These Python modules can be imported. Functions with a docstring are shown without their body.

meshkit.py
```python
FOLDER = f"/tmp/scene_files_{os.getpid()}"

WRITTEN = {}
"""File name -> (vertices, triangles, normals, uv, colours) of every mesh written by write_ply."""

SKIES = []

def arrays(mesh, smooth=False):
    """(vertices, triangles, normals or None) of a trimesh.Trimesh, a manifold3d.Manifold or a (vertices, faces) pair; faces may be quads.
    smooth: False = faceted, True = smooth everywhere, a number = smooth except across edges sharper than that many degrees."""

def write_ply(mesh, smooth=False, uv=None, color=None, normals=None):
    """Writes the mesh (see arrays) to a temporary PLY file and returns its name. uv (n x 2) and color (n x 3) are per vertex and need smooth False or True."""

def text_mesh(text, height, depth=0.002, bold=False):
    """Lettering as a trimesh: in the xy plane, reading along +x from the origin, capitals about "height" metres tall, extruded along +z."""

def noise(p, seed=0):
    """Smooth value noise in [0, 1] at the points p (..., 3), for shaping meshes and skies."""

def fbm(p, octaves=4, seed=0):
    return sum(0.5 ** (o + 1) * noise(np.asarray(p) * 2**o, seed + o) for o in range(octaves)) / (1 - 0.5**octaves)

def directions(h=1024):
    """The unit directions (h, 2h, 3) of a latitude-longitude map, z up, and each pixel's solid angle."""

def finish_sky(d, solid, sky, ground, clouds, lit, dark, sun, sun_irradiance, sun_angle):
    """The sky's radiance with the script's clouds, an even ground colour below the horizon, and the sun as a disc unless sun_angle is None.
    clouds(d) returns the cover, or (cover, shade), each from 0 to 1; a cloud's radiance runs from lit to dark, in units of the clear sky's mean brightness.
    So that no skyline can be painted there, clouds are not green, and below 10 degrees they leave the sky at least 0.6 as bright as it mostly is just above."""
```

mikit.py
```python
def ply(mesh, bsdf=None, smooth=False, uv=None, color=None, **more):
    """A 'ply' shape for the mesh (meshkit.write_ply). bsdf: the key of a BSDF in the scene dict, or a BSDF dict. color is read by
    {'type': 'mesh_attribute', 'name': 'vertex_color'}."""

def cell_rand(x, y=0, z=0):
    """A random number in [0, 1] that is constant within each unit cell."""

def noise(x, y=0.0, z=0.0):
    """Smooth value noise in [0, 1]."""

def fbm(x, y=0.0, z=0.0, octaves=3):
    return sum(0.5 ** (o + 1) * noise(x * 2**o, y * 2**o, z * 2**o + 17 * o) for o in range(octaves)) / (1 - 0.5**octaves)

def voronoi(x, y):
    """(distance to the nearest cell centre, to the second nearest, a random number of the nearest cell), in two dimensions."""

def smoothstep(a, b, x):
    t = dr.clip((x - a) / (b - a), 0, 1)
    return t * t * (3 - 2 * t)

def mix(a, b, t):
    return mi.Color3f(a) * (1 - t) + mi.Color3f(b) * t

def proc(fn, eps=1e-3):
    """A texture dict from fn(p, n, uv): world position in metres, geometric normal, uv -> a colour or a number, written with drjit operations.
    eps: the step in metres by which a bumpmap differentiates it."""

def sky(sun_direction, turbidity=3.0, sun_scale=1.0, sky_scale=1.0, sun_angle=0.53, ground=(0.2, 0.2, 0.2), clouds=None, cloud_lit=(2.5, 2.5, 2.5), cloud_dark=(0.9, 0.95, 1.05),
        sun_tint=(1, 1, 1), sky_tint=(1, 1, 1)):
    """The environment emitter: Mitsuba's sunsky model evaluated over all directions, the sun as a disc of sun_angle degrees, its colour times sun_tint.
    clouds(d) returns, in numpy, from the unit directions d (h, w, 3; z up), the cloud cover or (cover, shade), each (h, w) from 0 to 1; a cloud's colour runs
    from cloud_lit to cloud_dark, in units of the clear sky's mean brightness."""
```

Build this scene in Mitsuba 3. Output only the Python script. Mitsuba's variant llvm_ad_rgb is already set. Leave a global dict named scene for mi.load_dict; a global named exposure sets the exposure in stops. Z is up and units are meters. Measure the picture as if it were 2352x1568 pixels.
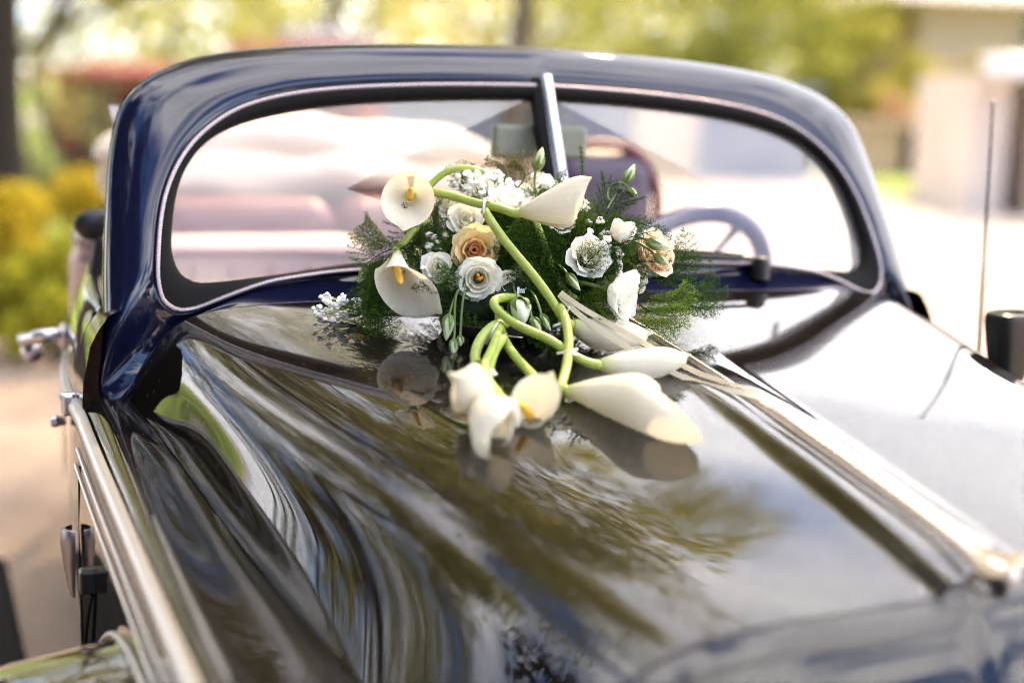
import math, random
import numpy as np
import trimesh
import drjit as dr
import mitsuba as mi
import mikit, meshkit
from scipy.interpolate import CubicSpline, PchipInterpolator, splprep, splev

T = mi.ScalarTransform4f
scene, labels = {}, {}

# ------------------------------------------------------------------ camera, sky, exposure
CAM_H = 1.50
PITCH, ROLL = math.radians(9.974), math.radians(2.148)
cp, sp, cr, sr = math.cos(PITCH), math.sin(PITCH), math.cos(ROLL), math.sin(ROLL)
FWD = np.array([0, cp, -sp])
_r0, _d0 = np.array([1.0, 0, 0]), np.array([0, -sp, -cp])
RIGHT, DOWN = cr * _r0 - sr * _d0, cr * _d0 + sr * _r0
EYE = np.array([0, 0, CAM_H])
scene['camera'] = {
    'type': 'thinlens', 'fov': 39.59, 'fov_axis': 'x', 'aperture_radius': 0.0180, 'focus_distance': 1.86,
    'near_clip': 0.05, 'far_clip': 2000.0,
    'to_world': T().look_at(origin=EYE.tolist(), target=(EYE + FWD).tolist(), up=(-DOWN).tolist()),
}
exposure = 2.6
SUN = (0.30, 0.72, 0.84)


def cloud_cover(d):
    """Thin bright haze cloud on the sun's side of the sky, clear blue opposite."""
    p = d * np.array([3.0, 3.0, 6.5])
    n = meshkit.fbm(p + 7.3, 5, seed=5)
    toward = d @ (np.array(SUN) / np.linalg.norm(SUN))
    c = np.clip((n - 0.445 - 0.07 * np.clip((d[..., 2] - .42) / .25, 0, 1) + 0.27 * np.clip(toward, -0.6, 1)) / 0.17, 0, 1)
    return c * 0.92, np.clip((meshkit.fbm(p * 2.3 + 3.1, 4, seed=9) - 0.40) * 1.6, 0, 1) * 0.8


scene['sky'] = mikit.sky(SUN, turbidity=3, clouds=cloud_cover, cloud_lit=(3.9, 3.75, 3.7), cloud_dark=(1.2, 1.3, 1.6), sun_tint=(1.04, 0.93, 0.74), sky_tint=(1.10, 1.02, 1.06), sky_scale=2.3, sun_angle=1.0)


# ------------------------------------------------------------------ helpers
def at_pixel(px, py, depth):
    """The point that the photograph (2352 wide) shows at a pixel, at a depth in metres."""
    return EYE + depth * (FWD + RIGHT * (px - 1176) / 3267.0 + DOWN * (py - 784) / 3267.0)


YAW = math.radians(23.157)
CX0, CY0 = 0.06608, 2.1899
CU = np.array([math.cos(YAW), math.sin(YAW), 0])       # the car's left side (photo right)
CV = np.array([math.sin(YAW), -math.cos(YAW), 0])      # the car's front


def car(u, v, w):
    """Car coordinates (across, forward of the windscreen foot, height above the eye) to the world."""
    u, v, w = np.broadcast_arrays(np.asarray(u, float), np.asarray(v, float), np.asarray(w, float))
    return np.stack([CX0 + u * CU[0] + v * CV[0], CY0 + u * CU[1] + v * CV[1], CAM_H + w], -1)


def grid(P, wrap=False):
    """A mesh over an n x m grid of points."""
    P = np.asarray(P, float)
    n, m = P.shape[:2]
    mm = m if wrap else m - 1
    i, j = np.meshgrid(np.arange(n - 1), np.arange(mm), indexing='ij')
    a, b = i * m + j, i * m + (j + 1) % m
    f = np.stack([a, b, b + m, a + m], -1).reshape(-1, 4)
    return P.reshape(-1, 3), np.vstack([f[:, [0, 1, 2]], f[:, [0, 2, 3]]])


def join(*ms):
    vs, fs, k = [], [], 0
    for v, f in ms:
        vs.append(np.asarray(v, float)); fs.append(np.asarray(f, int) + k); k += len(v)
    return np.vstack(vs), np.vstack(fs)


def frames(p):
    t = np.gradient(p, axis=0)
    t /= np.linalg.norm(t, axis=1, keepdims=True) + 1e-12
    a = np.cross(t[0], [0, 0, 1.0] if abs(t[0][2]) < 0.9 else [1.0, 0, 0])
    out = []
    for k in range(len(p)):
        a = a - t[k] * (a @ t[k])
        a /= np.linalg.norm(a) + 1e-12
        out.append(a.copy())
    a = np.array(out)
    return t, a, np.cross(t, a)


def tube(p, r, sides=8, cap=True, squash=1.0, closed=False):
    p = np.asarray(p, float)
    r = np.broadcast_to(np.asarray(r, float), (len(p),))
    t, a, b = frames(p)
    ang = np.arange(sides) * 2 * np.pi / sides
    P = p[:, None] + r[:, None, None] * (np.cos(ang)[None, :, None] * a[:, None] + squash * np.sin(ang)[None, :, None] * b[:, None])
    if closed:
        P = np.concatenate([P, P[:1]], 0)
    v, f = grid(P, wrap=True)
    if cap and not closed:
        n = len(p)
        v = np.vstack([v, p[0], p[-1]])
        k = np.arange(sides)
        f = np.vstack([f, np.stack([np.full(sides, n * sides), (k + 1) % sides, k], -1),
                       np.stack([np.full(sides, n * sides + 1), (n - 1) * sides + k, (n - 1) * sides + (k + 1) % sides], -1)])
    return v, f


def smooth_path(pts, n=24):
    pts = np.asarray(pts, float)
    s = np.r_[0, np.cumsum(np.linalg.norm(np.diff(pts, axis=0), axis=1))]
    return CubicSpline(s, pts)(np.linspace(0, s[-1], n)) if len(pts) > 2 else np.linspace(pts[0], pts[1], n)


def ribbon(p, side, w, thick=0.0006):
    """A flat band along a path."""
    p = np.asarray(p, float)
    t, _, _ = frames(p)
    side = np.broadcast_to(np.asarray(side, float), p.shape)
    side = side - t * (side * t).sum(1, keepdims=True)
    side /= np.linalg.norm(side, axis=1, keepdims=True)
    n = np.cross(t, side)
    w = np.broadcast_to(np.asarray(w, float), (len(p),))[:, None] / 2
    h = thick / 2
    return grid(np.stack([p + side * w + n * h, p - side * w + n * h, p - side * w - n * h, p + side * w - n * h], 1), wrap=True)


def rbox(center, half, axes=None, r=0.01, seg=3):
    """A box with rounded edges."""
    half = np.asarray(half, float)
    r = min(r, half.min() * 0.99)
    m = trimesh.creation.icosphere(subdivisions=seg)
    v = np.array(m.vertices)
    q = np.sign(np.where(np.abs(v) < 1e-9, 1e-9, v)) * (half - r) + v * r
    axes = np.eye(3) if axes is None else np.asarray(axes, float)
    return np.asarray(center) + q @ axes, np.array(m.faces)


CAR_AXES = np.array([CU, CV, [0, 0, 1.0]])


def ball(c, r, sub=2, squash=(1, 1, 1), axes=None):
    m = trimesh.creation.icosphere(subdivisions=sub)
    v = np.array(m.vertices) * r * np.asarray(squash)
    if axes is not None:
        v = v @ np.asarray(axes)
    return np.asarray(c) + v, np.array(m.faces)


def lathe(profile, base, axis, sides=20):
    """profile: (radius, distance along axis) rows."""
    axis = np.asarray(axis, float) / np.linalg.norm(axis)
    a = np.cross(axis, [0, 0, 1.0] if abs(axis[2]) < 0.9 else [1.0, 0, 0]); a /= np.linalg.norm(a)
    b = np.cross(axis, a)
    ang = np.arange(sides) * 2 * np.pi / sides
    P = np.asarray(base) + np.array([[h * axis + r * (math.cos(q) * a + math.sin(q) * b) for q in ang] for r, h in profile])
    return grid(P, wrap=True)


def fix_out(m):
    t = trimesh.Trimesh(m[0], m[1], process=False)
    return m


def put(key, mesh, mat, smooth=40, color=None, **more):
    k, n = key, 1
    while k in scene:
        k = f'{key}_{n:03d}'; n += 1
    scene[k] = mikit.ply(mesh, mat, smooth=(True if color is not None and smooth else smooth), color=color, **more)
    return k


def fresh(name):
    """A key for a thing whose parts follow."""
    k, n = name, 1
    while k in labels or k in scene or any(q.startswith(k + '__') for q in scene):
        k = f'{name}_{n:03d}'; n += 1
    return k


def tag(key, label, cat=None, group=None, kind=None):
    labels[key] = {'label': label}
    if cat: labels[key]['category'] = cat
    if group: labels[key]['group'] = group
    if kind: labels[key]['kind'] = kind


def two(b):
    return {'type': 'twosided', 'bsdf': b}


def rgb(*c):
    return {'type': 'rgb', 'value': list(c)}


def rough(c, r=0.6, **k):
    return two({'type': 'principled', 'base_color': rgb(*c) if not isinstance(c, dict) else c, 'roughness': r, **k})


VC = {'type': 'mesh_attribute', 'name': 'vertex_color'}

# ------------------------------------------------------------------ materials


def dusty_lifted_black(p, n, uv):
    """Old black lacquer: thin uneven dust that also puts hazy lifted blacks into the colour, and scattered pollen specks."""
    film = mikit.fbm(p.x * 6, p.y * 6, p.z * 6, 3)
    d, _, w = mikit.voronoi(p.x * 80 + p.z * 20, p.y * 80)
    speck = dr.select((d < 0.055 + 0.06 * w) & (w > 0.80), 1.0, 0.0)
    return mikit.mix(mikit.mix((0.0042, 0.0033, 0.0030), (0.0095, 0.0076, 0.0068), film), (0.085, 0.07, 0.055), speck * 0.6)  # base tone also lifts the blacks in place of haze


scene['black_paint'] = two({'type': 'plastic', 'diffuse_reflectance': mikit.proc(dusty_lifted_black), 'int_ior': 1.68, 'nonlinear': False})
scene['frame_sky_tint'] = two({'type': 'plastic', 'diffuse_reflectance': rgb(0.0060, 0.0068, 0.025), 'int_ior': 1.68, 'nonlinear': False})  # black paint with the blue of mirrored sky put into its colour
scene['black_rubber'] = rough((0.010, 0.009, 0.009), 0.8, specular=0.15)
scene['black_plastic'] = rough((0.011, 0.010, 0.010), 0.35)
scene['chrome'] = two({'type': 'roughconductor', 'material': 'Cr', 'alpha': 0.09, 'distribution': 'ggx'})
scene['aged_chrome'] = two({'type': 'roughconductor', 'material': 'Cr', 'alpha': 0.17, 'distribution': 'ggx', 'specular_reflectance': rgb(0.95, 0.93, 0.86)})
scene['strip_chrome'] = two({'type': 'roughconductor', 'material': 'Cr', 'alpha': 0.20, 'specular_reflectance': rgb(0.72, 0.68, 0.62)})
scene['dull_bright'] = two({'type': 'roughconductor', 'material': 'Cr', 'alpha': 0.32, 'specular_reflectance': rgb(0.62, 0.56, 0.55)})
scene['dark_metal'] = two({'type': 'roughconductor', 'material': 'Cr', 'alpha': 0.2, 'specular_reflectance': rgb(0.45, 0.43, 0.42)})
scene['clean_pane'] = {'type': 'thindielectric', 'int_ior': 1.5}
scene['dust_film'] = {'type': 'principledthin', 'base_color': rgb(.9, .88, .9), 'roughness': .6, 'diff_trans': 1.2, 'eta': 1.2}
scene['pane'] = {'type': 'blendbsdf', 'weight': 0.11, 'a': {'type': 'ref', 'id': 'clean_pane'}, 'b': {'type': 'ref', 'id': 'dust_film'}}
scene['mirror_glass'] = two({'type': 'conductor', 'material': 'Ag', 'specular_reflectance': rgb(0.8, 0.8, 0.8)})
scene['red_leather'] = rough((0.13, 0.032, 0.040), 0.5)
scene['shade_tone_leather'] = rough((0.07, 0.05, 0.085), 0.5)  # seat leather with bluish reflection and shadow put into its colour
scene['mirror_back'] = rough((0.20, 0.21, 0.16), 0.35)
scene['pale_leather'] = rough((0.52, 0.36, 0.31), 0.5)
scene['cream_cloth'] = rough((0.66, 0.55, 0.43), 0.85)
scene['dark_cloth'] = rough((0.02, 0.018, 0.018), 0.9)
scene['dash_paint'] = rough((0.10, 0.06, 0.06), 0.4)
scene['wheel_rim_plastic'] = rough((0.045, 0.034, 0.13), 0.35)

scene['white_sheet'] = rough((0.80, 0.79, 0.77), 0.6)

# ------------------------------------------------------------------ the car: bonnet and front body
V_KNOTS = np.array([-0.10, 0.05, 0.2, 0.4, 0.6, 0.8, 1.0])
SECT = np.array([  # (across, height) for the right half: centre, top, top, shoulder, flank, valley | catwalk, ridge, moulding
    [(0, -.278), (.31, -.281), (.530, -.288), (.608, -.308), (.648, -.36), (.672, -.42), (.682, -.430), (.692, -.424), (.714, -.442)],
    [(0, -.289), (.30, -.292), (.520, -.299), (.598, -.325), (.632, -.374), (.652, -.432), (.667, -.440), (.688, -.434), (.713, -.452)],
    [(0, -.303), (.27, -.306), (.490, -.317), (.588, -.353), (.610, -.412), (.622, -.472), (.652, -.466), (.685, -.449), (.712, -.466)],
    [(0, -.330), (.25, -.334), (.450, -.345), (.548, -.382), (.578, -.445), (.597, -.506), (.636, -.496), (.683, -.466), (.711, -.479)],
    [(0, -.357), (.225, -.360), (.412, -.370), (.503, -.410), (.543, -.476), (.572, -.532), (.62, -.518), (.682, -.481), (.711, -.489)],
    [(0, -.389), (.20, -.393), (.368, -.403), (.455, -.443), (.506, -.500), (.545, -.550), (.60, -.534), (.680, -.494), (.711, -.498)],
    [(0, -.432), (.18, -.436), (.318, -.450), (.396, -.490), (.457, -.540), (.51, -.580), (.58, -.552), (.676, -.506), (.710, -.508)]], float)
_ctrl = CubicSpline(V_KNOTS, SECT, axis=0)
T_VALLEY, T_END = 5.0, 8.0


def section(v, t):
    """Points (u, w) at forward position v and section parameters t from 0 (centre) over 5 (valley) to 8 (moulding)."""
    v = np.atleast_1d(np.asarray(v, float))
    t = np.asarray(t, float)
    vc = np.clip(v, -0.1, 1.0)
    c = _ctrl(vc)
    slope = np.zeros((len(v), 2)); slope[:, 0] = c[:, 1, 0]
    cm = np.moveaxis(c, 1, 0)
    top = CubicSpline(np.arange(6), cm[:6], bc_type=((1, slope), 'natural'))     # the panel ends in a crease at the valley
    low = CubicSpline(np.arange(5, 9), cm[5:], bc_type='natural')
    out = np.where((t <= 5.0)[:, None, None], top(np.minimum(t, 5.0)), low(np.maximum(t, 5.0)))
    out = np.moveaxis(out, 0, 1)
    g = np.clip((vc - 0.35) / 0.6, 0, 1)[:, None]
    x = np.clip((np.abs(out[..., 0]) - 0.030 - 0.018 * g) / 0.022, 0, 1)
    out[..., 1] += 0.013 * g * (1 - x * x * (3 - 2 * x))       # the raised spine down the middle
    k = np.clip((vc - 0.35) / 0.5, 0, 1)[:, None]
    out[..., 1] -= 0.010 * k * k * (3 - 2 * k) * np.clip(1 - (t[None, :] / 3.2) ** 2, 0, 1) ** 1.5
    o = np.maximum(v - 1.0, 0)[:, None]                        # the nose rolls over towards the grille
    out[..., 1] -= 0.30 * o + 9.0 * o ** 2
    out[..., 0] *= 1 - 0.9 * o
    return out


def body_patch(v, t, side, lift=0.0):
    q = section(v, t)
    return car(side * q[..., 0], np.asarray(v)[:, None], q[..., 1] + lift)


CAR = 'vintage_car'
tag(CAR, 'glossy black vintage cabriolet with a chrome strip down its bonnet and a bouquet on top', 'car')


_hv = np.linspace(0.0, 1.05, 106)
_hq = section(_hv, np.linspace(0, 5, 60))


def bonnet_w(u, v):
    """The bonnet's height under a point."""
    k = int(np.clip((v - 0.0) / 0.01, 0, 105))
    return float(np.interp(abs(u), _hq[k, :, 0], _hq[k, :, 1]))


def bonnet_depth(px, py):
    """How far from the eye the bonnet lies behind a pixel."""
    lo, hi = 0.9, 2.6
    for _ in range(40):
        m = (lo + hi) / 2
        p = at_pixel(px, py, m) - np.array([CX0, CY0, CAM_H])
        if p[2] > bonnet_w(p @ CU, p @ CV): lo = m
        else: hi = m
    return lo


def seam_v(t):
    """Where the bonnet begins: the seam runs straight across the cowl and down the flank."""
    return 0.095 - 0.055 * (np.asarray(t) / 5.0) ** 2


tt = np.r_[np.linspace(0.0, 5.0, 150)]
for side, nm in ((-1, 'right'), (1, 'left')):
    s = np.linspace(0, 1, 190)
    vd = np.linspace(0.03, 1.0, 240)
    Q = CubicSpline(vd, section(vd, tt))
    P = np.empty((len(s), len(tt), 3))
    for j, sv in enumerate(seam_v(tt)):
        vj = sv + (1.0 - sv) * s
        q = Q(vj)[:, j]
        P[:, j] = car(side * np.maximum(q[:, 0], 0.0), vj, q[:, 1])
    # small returned edges at the seams
    back = P[:1] - np.array([0, 0, 0.012]); front = P[-1:] - np.array([0, 0, 0.012])
    k = put(CAR + '__bonnet_panel', grid(np.concatenate([back, P, front], 0)), 'black_paint', smooth=50)
# lower bonnet sides (catwalk), nose and cowl use the same section
for side in (-1, 1):
    t2 = np.linspace(5.06, 8.0, 60)
    v2 = np.linspace(0.03, 1.0, 120)
    P = body_patch(v2, t2, side)
    edge = P[:, :1] - np.array([0, 0, 0.02])
    low = []
    for h, du in ((-.02, .004), (-.06, .008), (-.15, .010), (-.30, .008), (-.48, .0), (-.60, -.02)):
        q = P[:, -1:].copy(); q += side * du * CU + np.array([0, 0, h]); low.append(q)
    put(CAR + '__bonnet_side', grid(np.concatenate([edge, P] + low, 1)), 'black_paint', smooth=50)
t3 = np.linspace(0, 8.0, 110)
v3 = np.r_[1.003, 1.008, np.linspace(1.015, 1.16, 26)]
Pn = np.concatenate([body_patch(v3, t3[::-1][:-1], -1), body_patch(v3, t3, 1)], 1)
lip = Pn[:1] - np.array([0, 0, 0.012])
drop = Pn[-1:] - np.array([0, 0, 0.5])
put(CAR + '__nose_shell', grid(np.concatenate([lip, Pn, drop], 0)), 'black_paint', smooth=50)
# dark metal below the panel gaps
v4 = np.linspace(-0.02, 1.05, 30)
for side in (-1, 1):
    put(CAR + '__gap_liner', grid(body_patch(v4, np.array([4.8, 5.03, 5.3]), side, -0.010)), 'black_rubber')
put(CAR + '__gap_liner', grid(np.concatenate([car(np.linspace(-.4, .4, 30)[None], np.array([[.97], [1.03]]), np.interp(np.abs(np.linspace(-.4, .4, 30)), section([1.0], np.linspace(0, 5, 40))[0, :, 0], section([1.0], np.linspace(0, 5, 40))[0, :, 1])[None] - 0.016)], 0)), 'black_rubber')

# centre strip: two bright rails with a groove between them
vs = np.linspace(0.10, 1.0, 60)
zc = section(vs, np.array([0.0]))[:, 0, 1]
for du, w_, h_ in ((0.0, 0.0125, 0.006),):
    prof = [(-.0095, -.003), (-.0088, .0010), (-.0068, .0028), (-.0045, .0018), (-.0025, .0040), (0, .0047), (.0025, .0040), (.0045, .0018), (.0068, .0028), (.0088, .0010), (.0095, -.003)]
    P = np.stack([car(a, vs, zc + b) for a, b in prof], 1)
    put(CAR + '__centre_strip', grid(P), 'strip_chrome', smooth=35)
# nose ornament
oc = car(0.0, 1.005, section([1.0], np.array([0.0]))[0, 0, 1] + 0.016)
put(CAR + '__bonnet_ornament', rbox(oc + np.array([0, 0, -.010]), (.008, .020, .008), CAR_AXES, .007), 'aged_chrome')

# side moulding with its lower beads, and the belt of the doors
BELT_V = np.array([-2.6, -2.2, -1.5, -0.95, -0.6, -0.3, -0.1, 0.05])
BELT_U = np.array([.22, .40, .53, .60, .66, .70, .712, .713])
belt_u = PchipInterpolator(BELT_V, BELT_U)
side_z = lambda v: np.where(np.asarray(v) > 0.05, section(np.maximum(np.atleast_1d(v), 0.05), np.array([8.0]))[:, 0, 1], -0.452 + 0.02 * np.minimum(0, np.atleast_1d(v) - 0.05))
side_u = lambda v: np.where(np.asarray(v) > 0.05, section(np.maximum(np.atleast_1d(v), 0.05), np.array([8.0]))[:, 0, 0], belt_u(np.minimum(np.atleast_1d(v), 0.05)))
for side in (-1, 1):
    for v0, v1 in ((-0.055, 1.06), (-1.75, -0.068)):
        vm = np.linspace(v0, v1, 70)
        um, zm = side_u(vm), side_z(vm)
        prof = [(.000, .013), (.006, .0125), (.011, .009), (.0135, .002), (.0125, -.006), (.007, -.011), (.0, -.0125)]
        P = np.stack([car(side * (um + a), vm, zm - .006 + b) for a, b in prof], 1)
        put(CAR + '__side_moulding', grid(P), 'aged_chrome', smooth=60)
    vm = np.linspace(0.06, 1.05, 50)
    for dz, du in ((-.034, .012), (-.056, .0145)):
        put(CAR + '__side_bead', tube(car(side * (side_u(vm) + du), vm, side_z(vm) - .006 + dz), .0028, 6), 'aged_chrome')
    c = car(side * (side_u(-.06)[0] + .012), -.061, side_z(-.06)[0] - .004)
    put(CAR + '__moulding_clip', join(rbox(c, (.009, .012, .016), CAR_AXES, .005), rbox(c + np.array([0, 0, .012]), (.012, .007, .005), CAR_AXES, .003)), 'chrome')
# bonnet latch, bump stop and cable on the near side panel, as well as the hinge stud
for side in (-1, 1):
    uu = .725
    b = car(side * uu, .035, -.66)
    fin = [(0.013, .05), (.019, .047), (.021, .03), (.017, 0), (.011, -.03), (.006, -.047), (.003, -.05)]
    P = np.array([[b + CV * (q * math.cos(a)) + side * CU * (.004 + .018 * max(0, math.sin(a)) * (q / .021)) + np.array([0, 0, h]) for a in np.linspace(0, np.pi, 13)] for q, h in fin])
    put(CAR + '__latch_handle', grid(P), 'dark_metal', smooth=60)
    put(CAR + '__latch_stop', rbox(car(side * (uu + .004), .20, -.63), (.011, .012, .016), CAR_AXES, .005), 'black_plastic')
    put(CAR + '__panel_line', tube(smooth_path([car(side * .7215, .05, -.52), car(side * .7215, .045, -.66), car(side * .7215, .06, -.82)], 16), .0022, 5), 'black_rubber')
    put(CAR + '__latch_cable', tube(smooth_path([car(side * .724, .20, -.65), car(side * .726, .15, -.71), car(side * .724, .10, -.80)], 12), .0025, 6), 'black_rubber')
    put(CAR + '__hinge_stud', lathe([(.001, .022), (.008, .021), (.010, .014), (.007, .008), (.007, 0)], car(side * .715, -.20, -.515), side * CU, 14), 'chrome')

# ------------------------------------------------------------------ windscreen frame, panes and cowl
GL = np.array([(0, -.008), (.12, -.011), (.245, -.018), (.35, -.029), (.44, -.047), (.50, -.070), (.542, -.104), (.568, -.147), (.581, -.196), (.586, -.238), (.578, -.268), (.552, -.282), (.48, -.275), (.40, -.264), (.32, -.254), (.16, -.247), (0, -.245)])


def scr_v(u, w):
    """The windscreen's surface: raked, and slightly pointed in plan."""
    return 0.05 * (1 - np.sqrt(np.asarray(u) ** 2 + 0.0006) / 0.62) - 0.48 * (np.asarray(w) + 0.28)


OT = np.array([(0, .067), (.12, .065), (.27, .059), (.40, .049), (.50, .034), (.567, .012), (.612, -.014), (.640, -.05), (.657, -.11), (.669, -.20), (.677, -.28), (.684, -.375)])


def loop_from(pts, n=120):
    """A half loop resampled evenly."""
    s = np.r_[0, np.cumsum(np.linalg.norm(np.diff(pts, axis=0), axis=1))]
    return PchipInterpolator(s, pts)(np.linspace(0, s[-1], n))


NH = 130
gi = loop_from(GL, NH)                                  # top centre -> bottom centre
seam = []                                               # the bonnet seam from the flank to the centre
for tj in np.linspace(5.0, 0, 60):
    q = section([float(seam_v(tj))], np.array([tj]))[0, 0]
    seam.append((q[0], float(seam_v(tj)) - 0.0045, q[1] - 0.001))
seam = np.array(seam)
ot3 = np.array([(u, float(scr_v(u, w)) - 0.045, w) for u, w in OT])
corner = np.array([[.690, .004, -.43], [.678, .030, -.443]])
outer3 = np.vstack([ot3, corner, seam])
# outer loop resampled so that it keeps pace with the inner loop
key_i = np.array([0, 0.17, 0.30, 0.45, 0.60, 0.72, 1.0])
s_o = np.r_[0, np.cumsum(np.linalg.norm(np.diff(outer3, axis=0), axis=1))]
k_top = s_o[len(OT) - 1]; k_cor = s_o[len(OT) + 1]
s_i = np.linspace(0, 1, NH)
gi_len = np.r_[0, np.cumsum(np.linalg.norm(np.diff(gi, axis=0), axis=1))]; gi_len /= gi_len[-1]
f_side = gi_len[np.argmin(np.abs(gi[:, 1] + .262) + (gi[:, 0] < .5) * 9)]
o_par = np.interp(gi_len, [0, f_side * .96, f_side * 1.06, 1], [0, k_top, k_cor, s_o[-1]])
outer = np.stack([PchipInterpolator(s_o, outer3[:, k])(o_par) for k in range(3)], 1)
inner = np.stack([gi[:, 0], scr_v(gi[:, 0], gi[:, 1]), gi[:, 1]], 1)
FR = [(s_, e_ + .045 * max(s_, 0)) for s_, e_ in (  # share of the way from glass to outline, step forward of the screen's plane
    (-0.02, -.030), (-0.02, -.012), (0.0, -.003), (.06, .004), (.16, .006), (.22, .003), (.25, .0), (.27, .0), (.30, .0025), (.36, .0035), (.44, .0035), (.52, .0025), (.60, .0), (.68, -.002), (.76, -.0055), (.84, -.0105), (.91, -.0165), (.96, -.022), (1.0, -.030))]
rows_gasket, rows_frame = [], []
bottom = np.clip((gi_len - f_side * .94) / (f_side * .14), 0, 1)
bottom = bottom ** 2 * (3 - 2 * bottom)
for s, d in FR:
    P = inner * (1 - s) + outer * s
    # over the cowl the surface sweeps from the glass foot down to the bonnet
    d_c = d * (.55) if s < .3 else -.010 * math.sin(math.pi * (s - .25) / .75) * 1.4
    dd = d * (1 - bottom) + d_c * bottom
    P = P + np.stack([0 * dd, dd, 0.25 * dd], 1)
    (rows_gasket if s <= .25 else rows_frame).append(P)
rows_frame.insert(0, rows_gasket[-1] * 1.0)
# behind the outline the frame returns inwards
for s, back in ((.985, -.012), (.945, -.026), (.86, -.040), (.6, -.05), (.25, -.05), (.05, -.045), (-.02, -.03)):
    P = inner * (1 - s) + outer * s
    P = P + np.stack([0 * P[:, 0], (back + .0) * (1 - bottom) - .03 * bottom, -.03 * bottom * (abs(back) / .085)], 1)
    rows_frame.append(P)


def full(rows):
    half = np.stack(rows, 0)
    mir = half[:, ::-1] * np.array([-1, 1, 1])
    q = np.concatenate([half[:, :-1], mir[:, :-1]], 1)
    return car(q[..., 0], q[..., 1], q[..., 2])


FRAME = put(CAR + '__windscreen_frame', grid(full(rows_frame), wrap=True), 'frame_sky_tint', smooth=70)
put(FRAME + '__gasket', grid(full(rows_gasket), wrap=True), 'black_rubber', smooth=70)
bead = full([(inner * (1 - .225) + outer * .225) + np.stack([0 * gi_len, .0150 * (1 - bottom) + .0100 * bottom, .001 + .002 * bottom], 1)])[0]
put(FRAME + '__bright_bead', tube(bead, .0033, 8, closed=True), 'dull_bright')
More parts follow.
